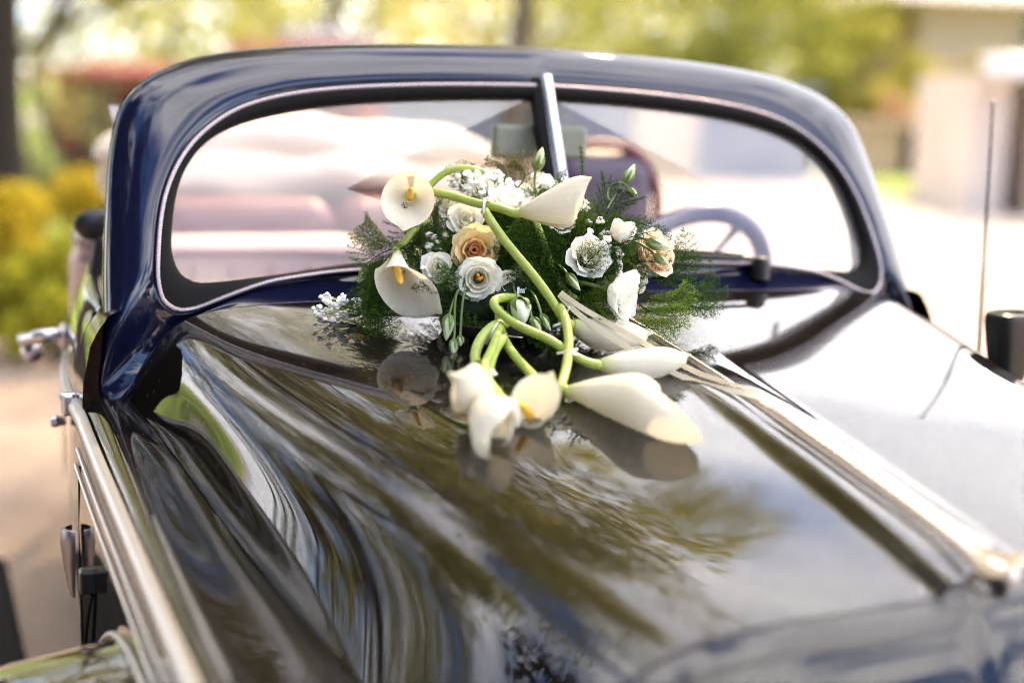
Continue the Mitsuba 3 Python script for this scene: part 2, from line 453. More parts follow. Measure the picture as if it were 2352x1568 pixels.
# panes: flat, meeting at the middle post
for side in (-1, 1):
    h = inner.copy(); h[:, 1] -= .012
    h = h[(h[:, 0] >= .012)]
    h = np.vstack([[(.012, scr_v(.012, -.008) - .012, -.008)], h, [(.012, scr_v(.012, -.246) - .012, -.246)]])
    c = h.mean(0)
    P = np.stack([np.repeat(c[None], len(h), 0), h], 0)
    put(CAR + '__windscreen_pane', grid(car(side * P[..., 0], P[..., 1], P[..., 2])), 'pane', smooth=False)
wz = np.linspace(.022, -.250, 12)
P = np.stack([car(a, scr_v(0, wz) + b, wz) for a, b in [(-.016, -.018), (-.016, .004), (-.010, .009), (.010, .009), (.016, .004), (.016, -.018)]], 1)
POST = put(CAR + '__centre_post', grid(P, wrap=True), 'black_rubber')
P = np.stack([car(.006 + a, scr_v(0, wz) + .010 + b, wz + .006) for a, b in [(-.010, -.001), (-.009, .003), (-.003, .0065), (.003, .0065), (.009, .003), (.010, -.001)]], 1)
put(POST + '__cover_strip', grid(P), 'chrome', smooth=60)
# wipers at the foot of the screen
for u0, u1 in ((-.31, -.02), (.335, .06)):
    b = car(u0, .052, -.262)
    W = put(CAR + '__wiper', join(lathe([(.016, -.02), (.016, .006), (.011, .014), (.001, .016)], b, [0, 0, 1], 16), tube(smooth_path([b + [0, 0, .01], car((u0 + u1) / 2, .052, -.243), car(u1, .058, -.238)], 10), .004, 6)), 'black_plastic')
    put(W + '__blade', tube(smooth_path([car(u0 * .9 + .1 * u1, .040, -.247), car((u0 + u1) / 2, .046, -.238), car(u1 * 1.2 - u0 * .2, .052, -.233)], 10), .0035, 5), 'black_rubber')

# ------------------------------------------------------------------ doors, rear body, fenders
def side_rows(v, side, z_list):
    rows = []
    for du, w in z_list:
        rows.append(car(side * (belt_u(v) + du), v, w))
    return np.stack(rows, 1)


ZL = [(-.066, -.345), (-.058, -.330), (-.044, -.322), (-.026, -.328), (-.010, -.36), (0, -.41), (.002, -.45), (.003, -.55), (.002, -.70), (-.012, -.90), (-.045, -1.08), (-.06, -1.14)]
for side in (-1, 1):
    put(CAR + '__cowl_side', grid(side_rows(np.linspace(-.058, .030, 12), side, [(-.050, -.312), (-.036, -.318), (-.020, -.34)] + ZL[4:])), 'black_paint', smooth=60)
    D = put(CAR + '__door', grid(side_rows(np.linspace(-1.10, -.062, 50), side, ZL)), 'black_paint', smooth=60)
    hb = car(side * (float(belt_u(-.45)) + .004), -.45, -.43)
    put(D + '__door_handle', join(tube(smooth_path([hb, hb + side * CU * .05, hb + side * CU * .062 - CV * .03 + [0, 0, -.01], hb + side * CU * .062 - CV * .10 + [0, 0, -.02], hb + side * CU * .05 - CV * .13 + [0, 0, -.045]], 20), np.linspace(.013, .009, 20), 10), lathe([(.022, 0), (.024, .006), (.016, .014), (.010, .018)], hb, side * CU, 18), ball(hb + side * CU * .045 - CV * .14 + [0, 0, -.05], .02, 2)), 'chrome')
    put(CAR + '__rear_quarter', grid(side_rows(np.linspace(-2.6, -1.106, 60), side, ZL)), 'black_paint', smooth=60)
    # inner door panel
    put(CAR + '__door_lining', grid(side_rows(np.linspace(-1.10, -.10, 12), side, [(-.060, -.345), (-.075, -.37), (-.085, -.6), (-.085, -1.1)])), 'pale_leather')
    # front fender: an arch over the wheel that sweeps down to the running board
    va = np.array([-.55, -.30, -.05, .15, .30, .45, .60, .80, 1.0, 1.2, 1.38])
    za = np.array([-1.20, -1.12, -.96, -.80, -.69, -.615, -.585, -.59, -.63, -.73, -.95])
    ve = np.linspace(-.55, 1.38, 70)
    ze = CubicSpline(va, za)(ve)
    prof = [(.715, .03), (.722, .012), (.735, .002), (.76, -.001), (.84, -.012), (.92, -.035), (.985, -.075), (1.02, -.13), (1.03, -.20), (1.028, -.24)]
    P = np.stack([car(side * a, ve, ze + b) for a, b in prof], 1)
    put(CAR + '__front_fender', grid(P), 'black_paint', smooth=60)
    put(CAR + '__fender_welt', tube(car(side * .729, ve[22:], ze[22:] + .008), .0042, 6), 'aged_chrome')
    put(CAR + '__running_board', rbox(car(side * .86, -.95, -1.19), (.13, .62, .02), CAR_AXES, .018), 'black_rubber')
    vr = np.linspace(-2.75, -1.25, 50)
    zr = -.62 - 0.95 * ((vr + 1.95) / .80) ** 2 * .62
    P = np.stack([car(side * np.maximum(a - .10 * np.maximum(0, -1.9 - vr), .3), vr, zr + b) for a, b in [(.44, .03), (.48, 0), (.52, -.02), (.548, -.07), (.560, -.16), (.558, -.26)]], 1)
    put(CAR + '__rear_fender', grid(P), 'black_paint', smooth=60)
    for vw, uw in ((.80, .80), (-1.95, .42)):
        cw = car(side * uw, vw, -1.17)
        ax = side * CU
        W = put(CAR + '__wheel', lathe([(.20, .075), (.215, .08), (.29, .082), (.325, .06), (.33, 0), (.325, -.06), (.29, -.082), (.20, -.07)], cw, ax, 36), 'black_rubber')
        put(W + '__rim', lathe([(.001, .05), (.05, .075), (.08, .05), (.15, .035), (.19, .065), (.205, .078)], cw, ax, 36), 'aged_chrome')
# tail and floor
vt = np.linspace(-2.85, -2.55, 10)
put(CAR + '__tail', grid(np.stack([car(a * np.sqrt(np.clip((vt + 2.88) / .33, 0, 1)) * .26, vt, w) for a, w in [(-1, -1.1), (-1.05, -.7), (-1, -.45), (-.7, -.36), (0, -.33), (.7, -.36), (1, -.45), (1.05, -.7), (1, -1.1)]], 1)), 'black_paint', smooth=60)
ud = np.linspace(-1, 1, 21)
vdk = np.linspace(-2.6, -1.95, 14)
put(CAR + '__boot_lid', grid(np.stack([car(k * (belt_u(vdk) - .03), vdk, -.33 + .03 * (1 - k * k)) for k in ud], 1)), 'black_paint')
put(CAR + '__floor', rbox(car(0, -.9, -1.15), (.5, 1.05, .02), CAR_AXES, .01), 'dark_cloth')
put(CAR + '__bulkhead', rbox(car(0, -.12, -.75), (.62, .015, .42), CAR_AXES, .01), 'dark_cloth')
# radiator grille and headlights, out of the picture below its lower edge
for k in range(17):
    put(CAR + '__grille_bar', tube([car(-.20 + k * .025, 1.175, -.66), car(-.20 + k * .025, 1.20, -1.15)], .005, 6), 'chrome')
for side in (-1, 1):
    put(CAR + '__headlight', lathe([(.001, -.14), (.05, -.12), (.09, -.05), (.105, .02), (.10, .035), (.06, .05), (.001, .056)], car(side * .62, 1.27, -.80), CV, 24), 'chrome')
put(CAR + '__bumper', tube(smooth_path([car(-.9, 1.25, -1.12), car(-.5, 1.42, -1.12), car(0, 1.46, -1.12), car(.5, 1.42, -1.12), car(.9, 1.25, -1.12)], 30), .035, 10), 'chrome')

# ------------------------------------------------------------------ cabin
ud = np.linspace(-.62, .62, 40)
P = np.stack([car(ud, np.full_like(ud, b), c - .02 * (ud / .62) ** 2) for b, c in [(-.005, -.272), (-.06, -.275), (-.14, -.282), (-.19, -.295), (-.21, -.33), (-.205, -.48)]], 1)
put(CAR + '__dashboard', grid(P), 'dash_paint', smooth=60)
put(CAR + '__mirror', join(rbox(car(0.005, -.10, -.078), (.082, .010, .027), CAR_AXES, .009), tube([car(0, -.09, -.06), car(0, -.085, -.01)], .006, 8)), 'mirror_back')
# steering wheel
sc, sn = car(.462, -.40, -.362), np.array([0, 0, 1.0]) * .42 - CV * .9
sn /= np.linalg.norm(sn)
sx = CU; sy = np.cross(sn, sx)
ang = np.linspace(0, 2 * np.pi, 61)[:-1]
STW = put(CAR + '__steering_wheel', tube([sc + .166 * (math.cos(a) * sx + math.sin(a) * sy) for a in ang], .0185, 10, closed=True), 'wheel_rim_plastic', smooth=True)
put(STW + '__hub', lathe([(.001, .02), (.03, .018), (.04, .0), (.035, -.03), (.02, -.10)], sc, sn, 20), 'wheel_rim_plastic')
for a in (62, 182, 302):
    d = math.cos(math.radians(a)) * sx + math.sin(math.radians(a)) * sy * (1 if sy[2] > 0 else -1)
    put(STW + '__spoke', tube(smooth_path([sc + d * .03, sc + d * .07, sc + d * .12, sc + d * .16], 12), np.r_[np.linspace(.024, .017, 8), .019, .024, .030, .036], 10, squash=.35), 'wheel_rim_plastic', smooth=True)
put(CAR + '__steering_column', tube([sc - sn * .05, sc - sn * .6], .022, 12), 'wheel_rim_plastic')
# seats
def cushion(c, half, r=.05, puff=0.0):
    return rbox(c, half, CAR_AXES, r, 3)
FS = put(CAR + '__front_seat', cushion(car(-.32, -.96, -.53), (.31, .07, .215), .06), 'pale_leather', smooth=60)
put(FS + '__piping', tube(smooth_path([car(-.62, -.885, -.352), car(-.32, -.882, -.344), car(-.02, -.885, -.352)], 12), .007, 6), 'red_leather')
for k in range(7):
    uu = -.56 + k * .08
    put(FS + '__seam', tube(smooth_path([car(uu, -.888, -.62), car(uu, -.888, -.50), car(uu, -.893, -.37)], 8), .0045, 5), 'red_leather')
put(FS + '__seat_cushion', cushion(car(-.32, -.68, -.74), (.28, .25, .09), .06), 'red_leather')
DS = put(CAR + '__driver_seat', cushion(car(.555, -1.0, -.37), (.135, .07, .25), .075), 'shade_tone_leather', smooth=60)
put(DS + '__piping', tube(smooth_path([car(.45, -.955, -.118), car(.55, -.955, -.112), car(.63, -.955, -.130), car(.675, -.955, -.18), car(.687, -.955, -.30)], 24), .012, 8), 'red_leather')
put(DS + '__seat_cushion', cushion(car(.40, -.70, -.74), (.28, .25, .09), .06), 'red_leather')
put(CAR + '__rear_seat', join(*[cushion(car(u, -1.27, -.43), (.24, .08, .17), .07) for u in (-.24, .24)], cushion(car(0, -1.2, -.64), (.5, .2, .1), .07)), 'red_leather', smooth=60)
# folded soft top: a stack of cloth folds over bows at the back of the cabin
rng = np.random.default_rng(4)
ST = None
for k, (v_, z_, hh, rr, cl) in enumerate([(-1.47, -.225, .065, .50, 'cream_cloth'), (-1.52, -.145, .06, .52, 'cream_cloth'), (-1.62, -.20, .085, .50, 'cream_cloth'), (-1.64, -.30, .07, .50, 'dark_cloth')]):
    uu = np.linspace(-1, 1, 90)
    ang = np.linspace(0, 2 * np.pi, 29)[:-1]
    w = np.sqrt(np.clip(1 - np.abs(uu) ** 7, 0, 1))
    P = []
    for i, x in enumerate(uu):
        sag = .012 * math.sin(x * 7 + k * 2) + .005 * math.sin(x * 19 + k)
        rad = w[i] * (1 + .07 * np.sin(ang * 3 + x * 5 + k) + .05 * math.sin(x * 11 + 2 * k) + .03 * np.abs(np.sin(ang * 6 + x * 3)))
        P.append(car(np.full_like(ang, x * rr), v_ + rad * .11 * np.cos(ang), z_ + sag * .6 - .05 * abs(x) ** 3 + rad * hh * np.sin(ang)))
    m = grid(np.array(P), wrap=True)
    if k == 0:
        ST = put(CAR + '__soft_top', m, cl, smooth=True)
    else:
        put(ST + '__fold', m, cl, smooth=True)
for side in (-1, 1):
    wv = [(-.612, -.46, -.048), (-.575, -.44, -.050), (-.590, -.44, -.142)]
    tri = np.array([car(a, b, c) for a, b, c in wv])
    if side < 0: put(CAR + '__wind_wing', (np.vstack([tri, tri - CV * .012]), np.array([(0, 1, 2), (3, 5, 4)])), 'white_sheet', smooth=False)
    put(CAR + '__door_cap', tube(smooth_path([car(side * .60, -1.06, -.335), car(side * .597, -1.02, -.318), car(side * .603, -.90, -.325)], 8), .018, 10), 'aged_chrome')
    put(CAR + '__frame_catch', join(tube([car(side * .545, -.15, -.055), car(side * .545, -.155, -.115)], .0055, 8), rbox(car(side * .535, -.15, -.05), (.02, .012, .014), CAR_AXES, .006)), 'dark_metal')
    put(CAR + '__vent_window_frame', tube(smooth_path([car(side * .60, -.12, -.10), car(side * .615, -.10, -.22), car(side * .63, -.08, -.335)], 10), .006, 8), 'aged_chrome')
mm = car(-.628, -.46, -.245)
DM = put(CAR + '__door_mirror', ball(mm, .042, 3, (1.05, .40, .66), CAR_AXES), 'black_plastic', smooth=True)
put(DM + '__stalk', tube(smooth_path([mm - [0, 0, .018], car(-.632, -.46, -.29), car(-.640, -.46, -.335)], 8), .013, 8), 'black_plastic', smooth=True)
# radio aerial and the dark mirror shell on the far side
ab = car(.690, .172, -.432)
top = at_pixel(2280, 237, float((ab - EYE) @ FWD) + .03)
AE = put(CAR + '__aerial', tube(smooth_path([ab, ab + (top - ab) * .5, top], 14), np.linspace(.0034, .0018, 14), 8), 'black_rubber', smooth=True)
put(AE + '__tip', ball(top, .0042, 1), 'dark_metal')
put(AE + '__base', lathe([(.011, -.012), (.011, .004), (.007, .012), (.004, .03)], ab, [0, 0, 1], 14), 'black_rubber')
# ------------------------------------------------------------------ ground
def gravel_color(p, n, uv):
    a = mikit.fbm(p.x * 0.6, p.y * 0.6, 0.0, 3)
    b = mikit.noise(p.x * 45, p.y * 45, 0.0)
    c = mikit.smoothstep(0.45, 0.62, mikit.fbm(p.x * 1.7 + 9, p.y * 1.7, 3.0, 3))
    return mikit.mix(mikit.mix((0.33, 0.27, 0.22), (0.47, 0.40, 0.34), a), (0.28, 0.22, 0.17), c * 0.35 + b * 0.25)


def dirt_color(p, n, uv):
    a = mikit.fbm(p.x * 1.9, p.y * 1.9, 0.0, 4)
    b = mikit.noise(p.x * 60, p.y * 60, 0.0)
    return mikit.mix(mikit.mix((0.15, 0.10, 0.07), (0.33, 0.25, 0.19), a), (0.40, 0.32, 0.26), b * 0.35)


def lawn_color(p, n, uv):
    a = mikit.fbm(p.x * 1.3, p.y * 1.3, 0.0, 3)
    return mikit.mix((0.10, 0.16, 0.02), (0.24, 0.30, 0.05), a)


def stone_color(p, n, uv):
    a = mikit.fbm(p.x * 2.3, p.y * 2.3, p.z * 3.0, 3)
    return mikit.mix((0.34, 0.24, 0.15), (0.60, 0.45, 0.32), a)


def plaster_color(p, n, uv):
    a = mikit.fbm(p.x * 1.1, p.y * 1.1, p.z * 1.1, 4)
    return mikit.mix((0.54, 0.46, 0.41), (0.72, 0.65, 0.60), a)


scene['gravel'] = rough(mikit.proc(gravel_color), 0.95)
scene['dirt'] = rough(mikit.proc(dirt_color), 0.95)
scene['lawn_green'] = rough(mikit.proc(lawn_color), 0.9)
scene['old_stone'] = rough(mikit.proc(stone_color), 0.95)
scene['white_plaster'] = rough(mikit.proc(plaster_color), 0.9)
scene['beige_plaster'] = rough((0.60, 0.45, 0.33), 0.9)
scene['grey_wall'] = rough((0.22, 0.24, 0.30), 0.9)
scene['brick_red'] = rough((0.22, 0.055, 0.03), 0.9)
scene['roof_red'] = rough((0.30, 0.08, 0.06), 0.85)
scene['dark_wood'] = rough((0.06, 0.03, 0.025), 0.8)
scene['shade_toned_floor'] = rough((0.02, 0.022, 0.012), 0.95)  # dark as if shaded, the shade is in the colour
scene['dark_bark'] = rough((0.028, 0.022, 0.017), 0.95)
scene['bark'] = rough((0.085, 0.068, 0.05), 0.95)
scene['leaf'] = {'type': 'principledthin', 'base_color': VC, 'roughness': 0.3, 'diff_trans': 1.15, 'eta': 1.4}

gx = np.r_[-400, -120, -40, np.linspace(-20, 25, 31), 45, 120, 400]
gy = np.r_[-300, -80, -20, np.linspace(-6, 40, 36), 60, 120, 500]
G = np.array([[(x, y, 0.02 * (meshkit.noise(np.array([x * .3, y * .3, 0.])) - .5)) for x in gx] for y in gy])
put('ground', grid(G), 'gravel', smooth=True)
tag('ground', 'pale sunlit gravel forecourt around the car', kind='structure')


def sheet(name, pts, z, mat, label, lift=0.02):
    from shapely.geometry import Polygon
    pl = Polygon(pts)
    v, f = trimesh.creation.triangulate_polygon(pl, engine='earcut')
    k = put(name, (np.c_[v, np.full(len(v), z)], f), mat, smooth=False)
    tag(k, label, kind='structure')


sheet('lawn', [(-2.6, 8.2), (-3.0, 14), (-3.2, 20), (-2.5, 29), (-1.0, 34), (-14, 42), (-60, 60), (-60, 6), (-14, 6), (-6, 7)], .030, 'lawn_green', 'sunny yellow green lawn at the left behind the shrub')
sheet('lawn', [(6.5, 24), (7.6, 22.2), (10.6, 20.3), (30, 18), (40, 70), (4, 70), (2, 38), (6.0, 36.0)], .032, 'lawn_green', 'grass at the right at the foot of the old stone terrace')
sheet('woodland_floor', [(-80, 44), (80, 71), (120, 200), (-120, 200)], .036, 'lawn_green', 'green floor of the wood far behind the car')


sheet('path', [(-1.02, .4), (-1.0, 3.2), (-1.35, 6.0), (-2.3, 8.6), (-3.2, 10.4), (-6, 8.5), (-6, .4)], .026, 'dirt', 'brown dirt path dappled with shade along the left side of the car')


# ------------------------------------------------------------------ trees and shrubs
def leaf_cloud(centers, radii, n, size, rng, cols, flat=0.8, shell=0.35):
    """Many small folded leaves spread through clumps."""
    w = np.asarray(radii) ** 2; w = w / w.sum()
    idx = rng.choice(len(centers), n, p=w)
    d = rng.normal(size=(n, 3)); d /= np.linalg.norm(d, axis=1, keepdims=True)
    rad = (shell + (1 - shell) * rng.random(n)) ** 0.7
    p = np.asarray(centers)[idx] + d * (np.asarray(radii)[idx] * rad)[:, None] * np.array([1, 1, flat])
    a = rng.normal(size=(n, 3)); a /= np.linalg.norm(a, axis=1, keepdims=True)
    b = np.cross(a, rng.normal(size=(n, 3))); b /= np.linalg.norm(b, axis=1, keepdims=True)
    c = np.cross(a, b)
    s = size * (0.6 + 0.8 * rng.random(n))[:, None]
    v = np.stack([p - a * s, p + b * s * .55 + c * s * .12, p + a * s, p - b * s * .55 + c * s * .12], 1).reshape(-1, 3)
    k = np.arange(n)[:, None] * 4
    f = np.vstack([k + [0, 1, 2], k + [0, 2, 3]])
    clump = rng.random(len(centers))[idx]
    mixv = np.clip(.6 * clump + .4 * rng.random(n), 0, 1)[:, None]
    col = np.asarray(cols[0]) * (1 - mixv) + np.asarray(cols[1]) * mixv
    return (v, f), np.repeat(col, 4, 0)


def limb(p0, p1, r0, r1, rng, bend=.08, n=9):
    p0, p1 = np.asarray(p0, float), np.asarray(p1, float)
    L = np.linalg.norm(p1 - p0)
    mid = (p0 + p1) / 2 + rng.normal(size=3) * L * bend
    return tube(smooth_path([p0, mid, p1], n), np.linspace(r0, r1, n), 8)


SPRING = ((.12, .14, .015), (.80, .74, .20))
DARK = ((.12, .14, .025), (.38, .39, .08))
TAWNY = ((.34, .26, .08), (.62, .55, .22))
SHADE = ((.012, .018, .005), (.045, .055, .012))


def tree(x, y, h, r, seed, label, cols=SPRING, n=7000, size=.11, trunk=.2, low=.25, group=None, sparse=1.0, name='tree', m=None, wander=1.0, bark='bark'):
    rng = np.random.default_rng(seed)
    key = fresh(name)
    parts = []
    lean = rng.normal(size=2) * .04 * h * wander
    topp = np.array([x + lean[0], y + lean[1], h * .86])
    base = np.array([x, y, -.05])
    zs = np.linspace(0, 1, 12)
    tr = np.array([base + (topp - base) * s + np.r_[rng.normal(size=2) * .012 * h * wander * (0 < s < 1), 0] for s in zs])
    parts.append(tube(tr, np.r_[trunk * 1.35, np.linspace(trunk, trunk * .12, 11)], 10))
    cen, rad = [], []
    m = m or int(16 + r * 3)
    for k in range(m):
        s = low + (1 - low) * rng.random() ** .8
        b = base + (topp - base) * max(low * .8, s - .12)
        ang = rng.random() * 2 * np.pi
        reach = r * (1 - .75 * max(0, (s - low) / (1 - low)) ** 1.6) * (.45 + .55 * rng.random())
        e = np.array([x + lean[0] * s + reach * math.cos(ang), y + lean[1] * s + reach * math.sin(ang), h * s + rng.random() * .06 * h])
        parts.append(limb(b, e, trunk * .24 * (1.15 - s), trunk * .05, rng))
        cen.append(e); rad.append(r * (.20 + .24 * rng.random()) * sparse)
        q = b + (e - b) * .62 + rng.normal(size=3) * .10 * r
        cen.append(q); rad.append(r * (.16 + .16 * rng.random()) * sparse)
    cen.append(topp + [0, 0, h * .06]); rad.append(r * .3)
    put(key + '__trunk', join(*parts), bark, smooth=50)
    m_, c_ = leaf_cloud(cen, rad, n, size, rng, cols)
    put(key + '__crown', m_, 'leaf', smooth=False, color=c_)
    tag(key, label, 'tree', group)
    return key


tree(-4.74, 13.2, 17, 5.2, 11, 'tall dark trunked tree at the left edge with yellow green leaves hanging low', n=26000, size=.075, trunk=.17, low=.14, m=56, sparse=.62, wander=.1, bark='dark_bark')
GRP = 'trees of the spring wood behind the forecourt'
WOOD = 'leafy yellow green spring tree in the blurred wood behind the car'
for k, (x, y, h, r, kind, nn) in enumerate([
        (-12.5, 17, 15, 5.0, 0, 9000), (-17, 25, 17, 5.5, 0, 8000), (-8.6, 27, 18, 5.2, 2, 10000), (-3.4, 26, 19, 5.0, 0, 12000),
        (0.1, 30, 20, 5.0, 0, 12000), (4.6, 37, 17, 5, 1, 9000), (-11, 46, 19, 6, 0, 9000), (8.5, 44, 12, 4.6, 0, 9000), (0.5, 52, 19, 6, 2, 8000),
        (-19, 50, 19, 6, 0, 6000), (5.0, 62, 18, 6.5, 0, 8000), (12.5, 60, 13, 5.5, 0, 8000), (-6, 62, 20, 7, 0, 7000), (-26, 36, 18, 6, 0, 5000)]):
    tree(x, y, h, r, 40 + k, WOOD, (SPRING, DARK, TAWNY)[kind], n=nn, size=.14 if y > 30 else .10, trunk=.14, low=.08 if y > 28 else .15, group=GRP)
rng = np.random.default_rng(33)
cw_, rw_ = [], []
for k in range(150):
    x = -75 + 150 * (k + rng.random()) / 150
    y = 84 + 16 * rng.random()
    for z in np.arange(1.0, 12 + 4 * rng.random(), 2.6):
        cw_.append((x + rng.normal(), y + rng.normal(), z)); rw_.append(2.4 + 1.2 * rng.random())
m_, c_ = leaf_cloud(cw_, rw_, 42000, .36, rng, SPRING)
put('far_wood', m_, 'leaf', smooth=False, color=c_)
tag('far_wood', 'far edge of the wood, one blurred mass of yellow green leaves', 'wood', kind='stuff')
# trees beside and behind the photographer, seen only as reflections in the paint
tree(-3.9, 7.4, 16.5, 6.2, 71, 'tall tree left of the car whose boughs hang over the bonnet, seen in its paint', SPRING, n=34000, size=.075, trunk=.22, low=.40, m=74, sparse=.55)
tree(0.0, 13.6, 17, 4.3, 72, 'slender dark stemmed tree behind the car, mirrored down the middle of the bonnet', SPRING, n=30000, size=.075, trunk=.105, low=.50, m=64, sparse=.66, wander=.25)
tree(-9.6, 4.6, 14, 4.6, 73, 'yellow green tree left of the forecourt that shows in the lower folds of the bonnet', SPRING, n=24000, size=.075, trunk=.2, low=.15, m=60, sparse=.6)
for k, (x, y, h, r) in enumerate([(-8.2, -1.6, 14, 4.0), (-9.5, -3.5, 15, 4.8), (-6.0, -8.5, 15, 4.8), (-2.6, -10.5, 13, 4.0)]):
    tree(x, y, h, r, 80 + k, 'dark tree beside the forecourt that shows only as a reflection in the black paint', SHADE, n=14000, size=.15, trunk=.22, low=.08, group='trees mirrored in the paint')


def shrub(name, x, y, h, r, seed, label, cols, n, size, group=None):
    rng = np.random.default_rng(seed)
    key = fresh(name)
    parts, cen, rad = [], [], []
    for k in range(16):
        a, s = rng.random() * 2 * np.pi, rng.random()
        e = np.array([x + r * .75 * math.cos(a) * (.4 + .6 * s), y + r * .75 * math.sin(a) * (.4 + .6 * s), h * (.25 + .65 * rng.random())])
        parts.append(limb([x + .1 * math.cos(a), y + .1 * math.sin(a), -.03], e, .018, .004, rng, .12, 6))
        cen.append(e); rad.append(r * (.22 + .16 * rng.random()))
    put(key + '__stems', join(*parts), 'bark')
    m_, c_ = leaf_cloud(cen, rad, n, size, rng, cols, flat=.95)
    put(key + '__foliage', m_, 'leaf', smooth=False, color=c_)
    tag(key, label, 'shrub', group)


GOLD = ((.34, .24, .015), (.62, .52, .06))
shrub('shrub', -3.12, 9.6, .82, .66, 3, 'golden yellow shrub on the lawn left of the car', GOLD, 5200, .035)
shrub('shrub', -5.85, 17.6, 2.1, 1.1, 9, 'tawny leaved bush in front of the red shed at the left', TAWNY, 420, .06)
shrub('shrub', -2.42, 7.3, .62, .42, 5, 'lower lime yellow shrub in front of the golden one', ((.30, .28, .02), (.60, .60, .08)), 4200, .03)
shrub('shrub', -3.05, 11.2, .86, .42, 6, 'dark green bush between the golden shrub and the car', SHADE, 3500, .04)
for k, x in enumerate((-4.5, -2.2, 0.2, 2.6, 5.0)):  # added unseen hedge that darkens the reflections in the car paint
    shrub('shrub', x, -6.0 - .3 * (k % 2), 3.0, 1.7, 90 + k, 'added dark hedge bush behind the photographer, there to darken what the paint mirrors', SHADE, 3500, .08, 'added hedge bushes mirrored in the paint')
sheet('lawn', [(-12, -2.2), (12, -2.2), (12, -30), (-12, -30)], .034, 'shade_toned_floor', 'added dark ground behind the photographer with shade put into its colour')  # added dark sheet keeps bright ground out of the reflections
for k, (x, y, h, r, lb) in enumerate([(8.3, 36, 3.6, 1.9, 'round light green bush beside the beige house'), (4.3, 42, 3.4, 2.6, 'wide bush behind the roof line of the car'), (10.2, 33, 2.6, 1.4, 'tawny green hedge bush next to the stone terrace')]):
    shrub('shrub', x, y, h, r, 60 + k, lb, (SPRING, ((.10, .12, .012), (.30, .30, .04)), TAWNY)[k], 5000, .10)


# ------------------------------------------------------------------ buildings
def box(x0, x1, y0, y1, z0, z1):
    m = trimesh.creation.box(extents=(x1 - x0, y1 - y0, z1 - z0))
    return np.array(m.vertices) + [(x0 + x1) / 2, (y0 + y1) / 2, (z0 + z1) / 2], np.array(m.faces)


def turn(m, deg, about):
    a = math.radians(deg); c, s = math.cos(a), math.sin(a)
    v = np.asarray(m[0]) - about
    return np.stack([v[:, 0] * c - v[:, 1] * s, v[:, 0] * s + v[:, 1] * c, v[:, 2]], 1) + about, m[1]


# white shed at the right
S = fresh('garden_shed')
o = np.array([6.35, 20.6, 0])
put(S + '__wall', turn(box(6.45, 6.98, 20.62, 24.5, 0, 2.0), -4, o), 'white_plaster', smooth=False)
put(S + '__wall', turn(box(7.35, 11.5, 20.3, 24.5, 0, 1.95), -4, o), 'white_plaster', smooth=False)
put(S + '__back_wall', turn(box(6.9, 7.5, 22.5, 22.7, 0, 1.9), -4, o), 'beige_plaster', smooth=False)
rf = np.array([(6.30, 19.9, 1.98), (12.4, 18.6, 1.52), (12.9, 25.2, 2.25), (8.0, 25.2, 2.12)])
rt = rf + [0, 0, .24]
put(S + '__roof', (np.vstack([rf, rt]), np.array([(0, 2, 1), (0, 3, 2), (4, 5, 6), (4, 6, 7), (0, 1, 5), (0, 5, 4), (1, 2, 6), (1, 6, 5), (2, 3, 7), (2, 7, 6), (3, 0, 4), (3, 4, 7)])), 'white_sheet', smooth=False)
tag(S, 'low whitewashed shed with a sloping white roof at the right edge', 'shed')
# beige house behind it
H = fresh('house')
put(H + '__wall', box(10.9, 26, 40, 50, 0, 4.6), 'beige_plaster', smooth=False)
rf = [(9.4, 38.6, 4.3), (27, 38.6, 4.3), (27, 51, 4.3), (9.4, 51, 4.3), (13.5, 44.8, 8.0), (24.5, 44.8, 8.0)]
put(H + '__roof', (np.array(rf), np.array([(0, 1, 5), (0, 5, 4), (1, 2, 5), (2, 3, 4), (2, 4, 5), (3, 0, 4), (0, 2, 1), (0, 3, 2)])), 'white_plaster', smooth=False)
W = put(H + '__window', box(13.75, 15.2, 39.93, 40.02, 3.2, 4.2), 'dark_wood', smooth=False)
put(W + '__frame', join(box(13.65, 13.75, 39.9, 40.02, 3.1, 4.3), box(15.2, 15.3, 39.9, 40.02, 3.1, 4.3), box(13.75, 15.2, 39.9, 40.02, 4.2, 4.28)), 'white_plaster', smooth=False)
put(H + '__door', box(19.6, 20.7, 39.95, 40.02, 0, 2.2), 'dark_wood', smooth=False)
tag(H, 'beige plastered house with a dark window at the upper right', 'house')
# stone terrace with a dark opening
S2 = fresh('stone_terrace')
rng = np.random.default_rng(8)
put(S2 + '__wall', box(7.0, 8.05, 30.3, 32, 0, 1.02), 'old_stone', smooth=False)
put(S2 + '__wall', box(8.75, 11.9, 30.3, 32, 0, 1.02), 'old_stone', smooth=False)
put(S2 + '__back_wall', box(8.0, 8.8, 31.6, 31.8, 0, 1.0), 'dark_wood', smooth=False)
for k in range(7):
    put(S2 + '__coping_stone', box(6.9 + k * .74, 6.9 + k * .74 + .71, 30.2, 32.1, 1.024, 1.16 + .03 * rng.random()), 'old_stone', smooth=False)
tag(S2, 'old stone terrace wall with a dark opening behind the grass', 'terrace wall')
# flower heap of blossom on the terrace
shrub('shrub', 9.0, 31.4, 2.0, 1.3, 77, 'peach coloured bush growing on the stone terrace', ((.42, .26, .14), (.66, .50, .36)), 3500, .07)
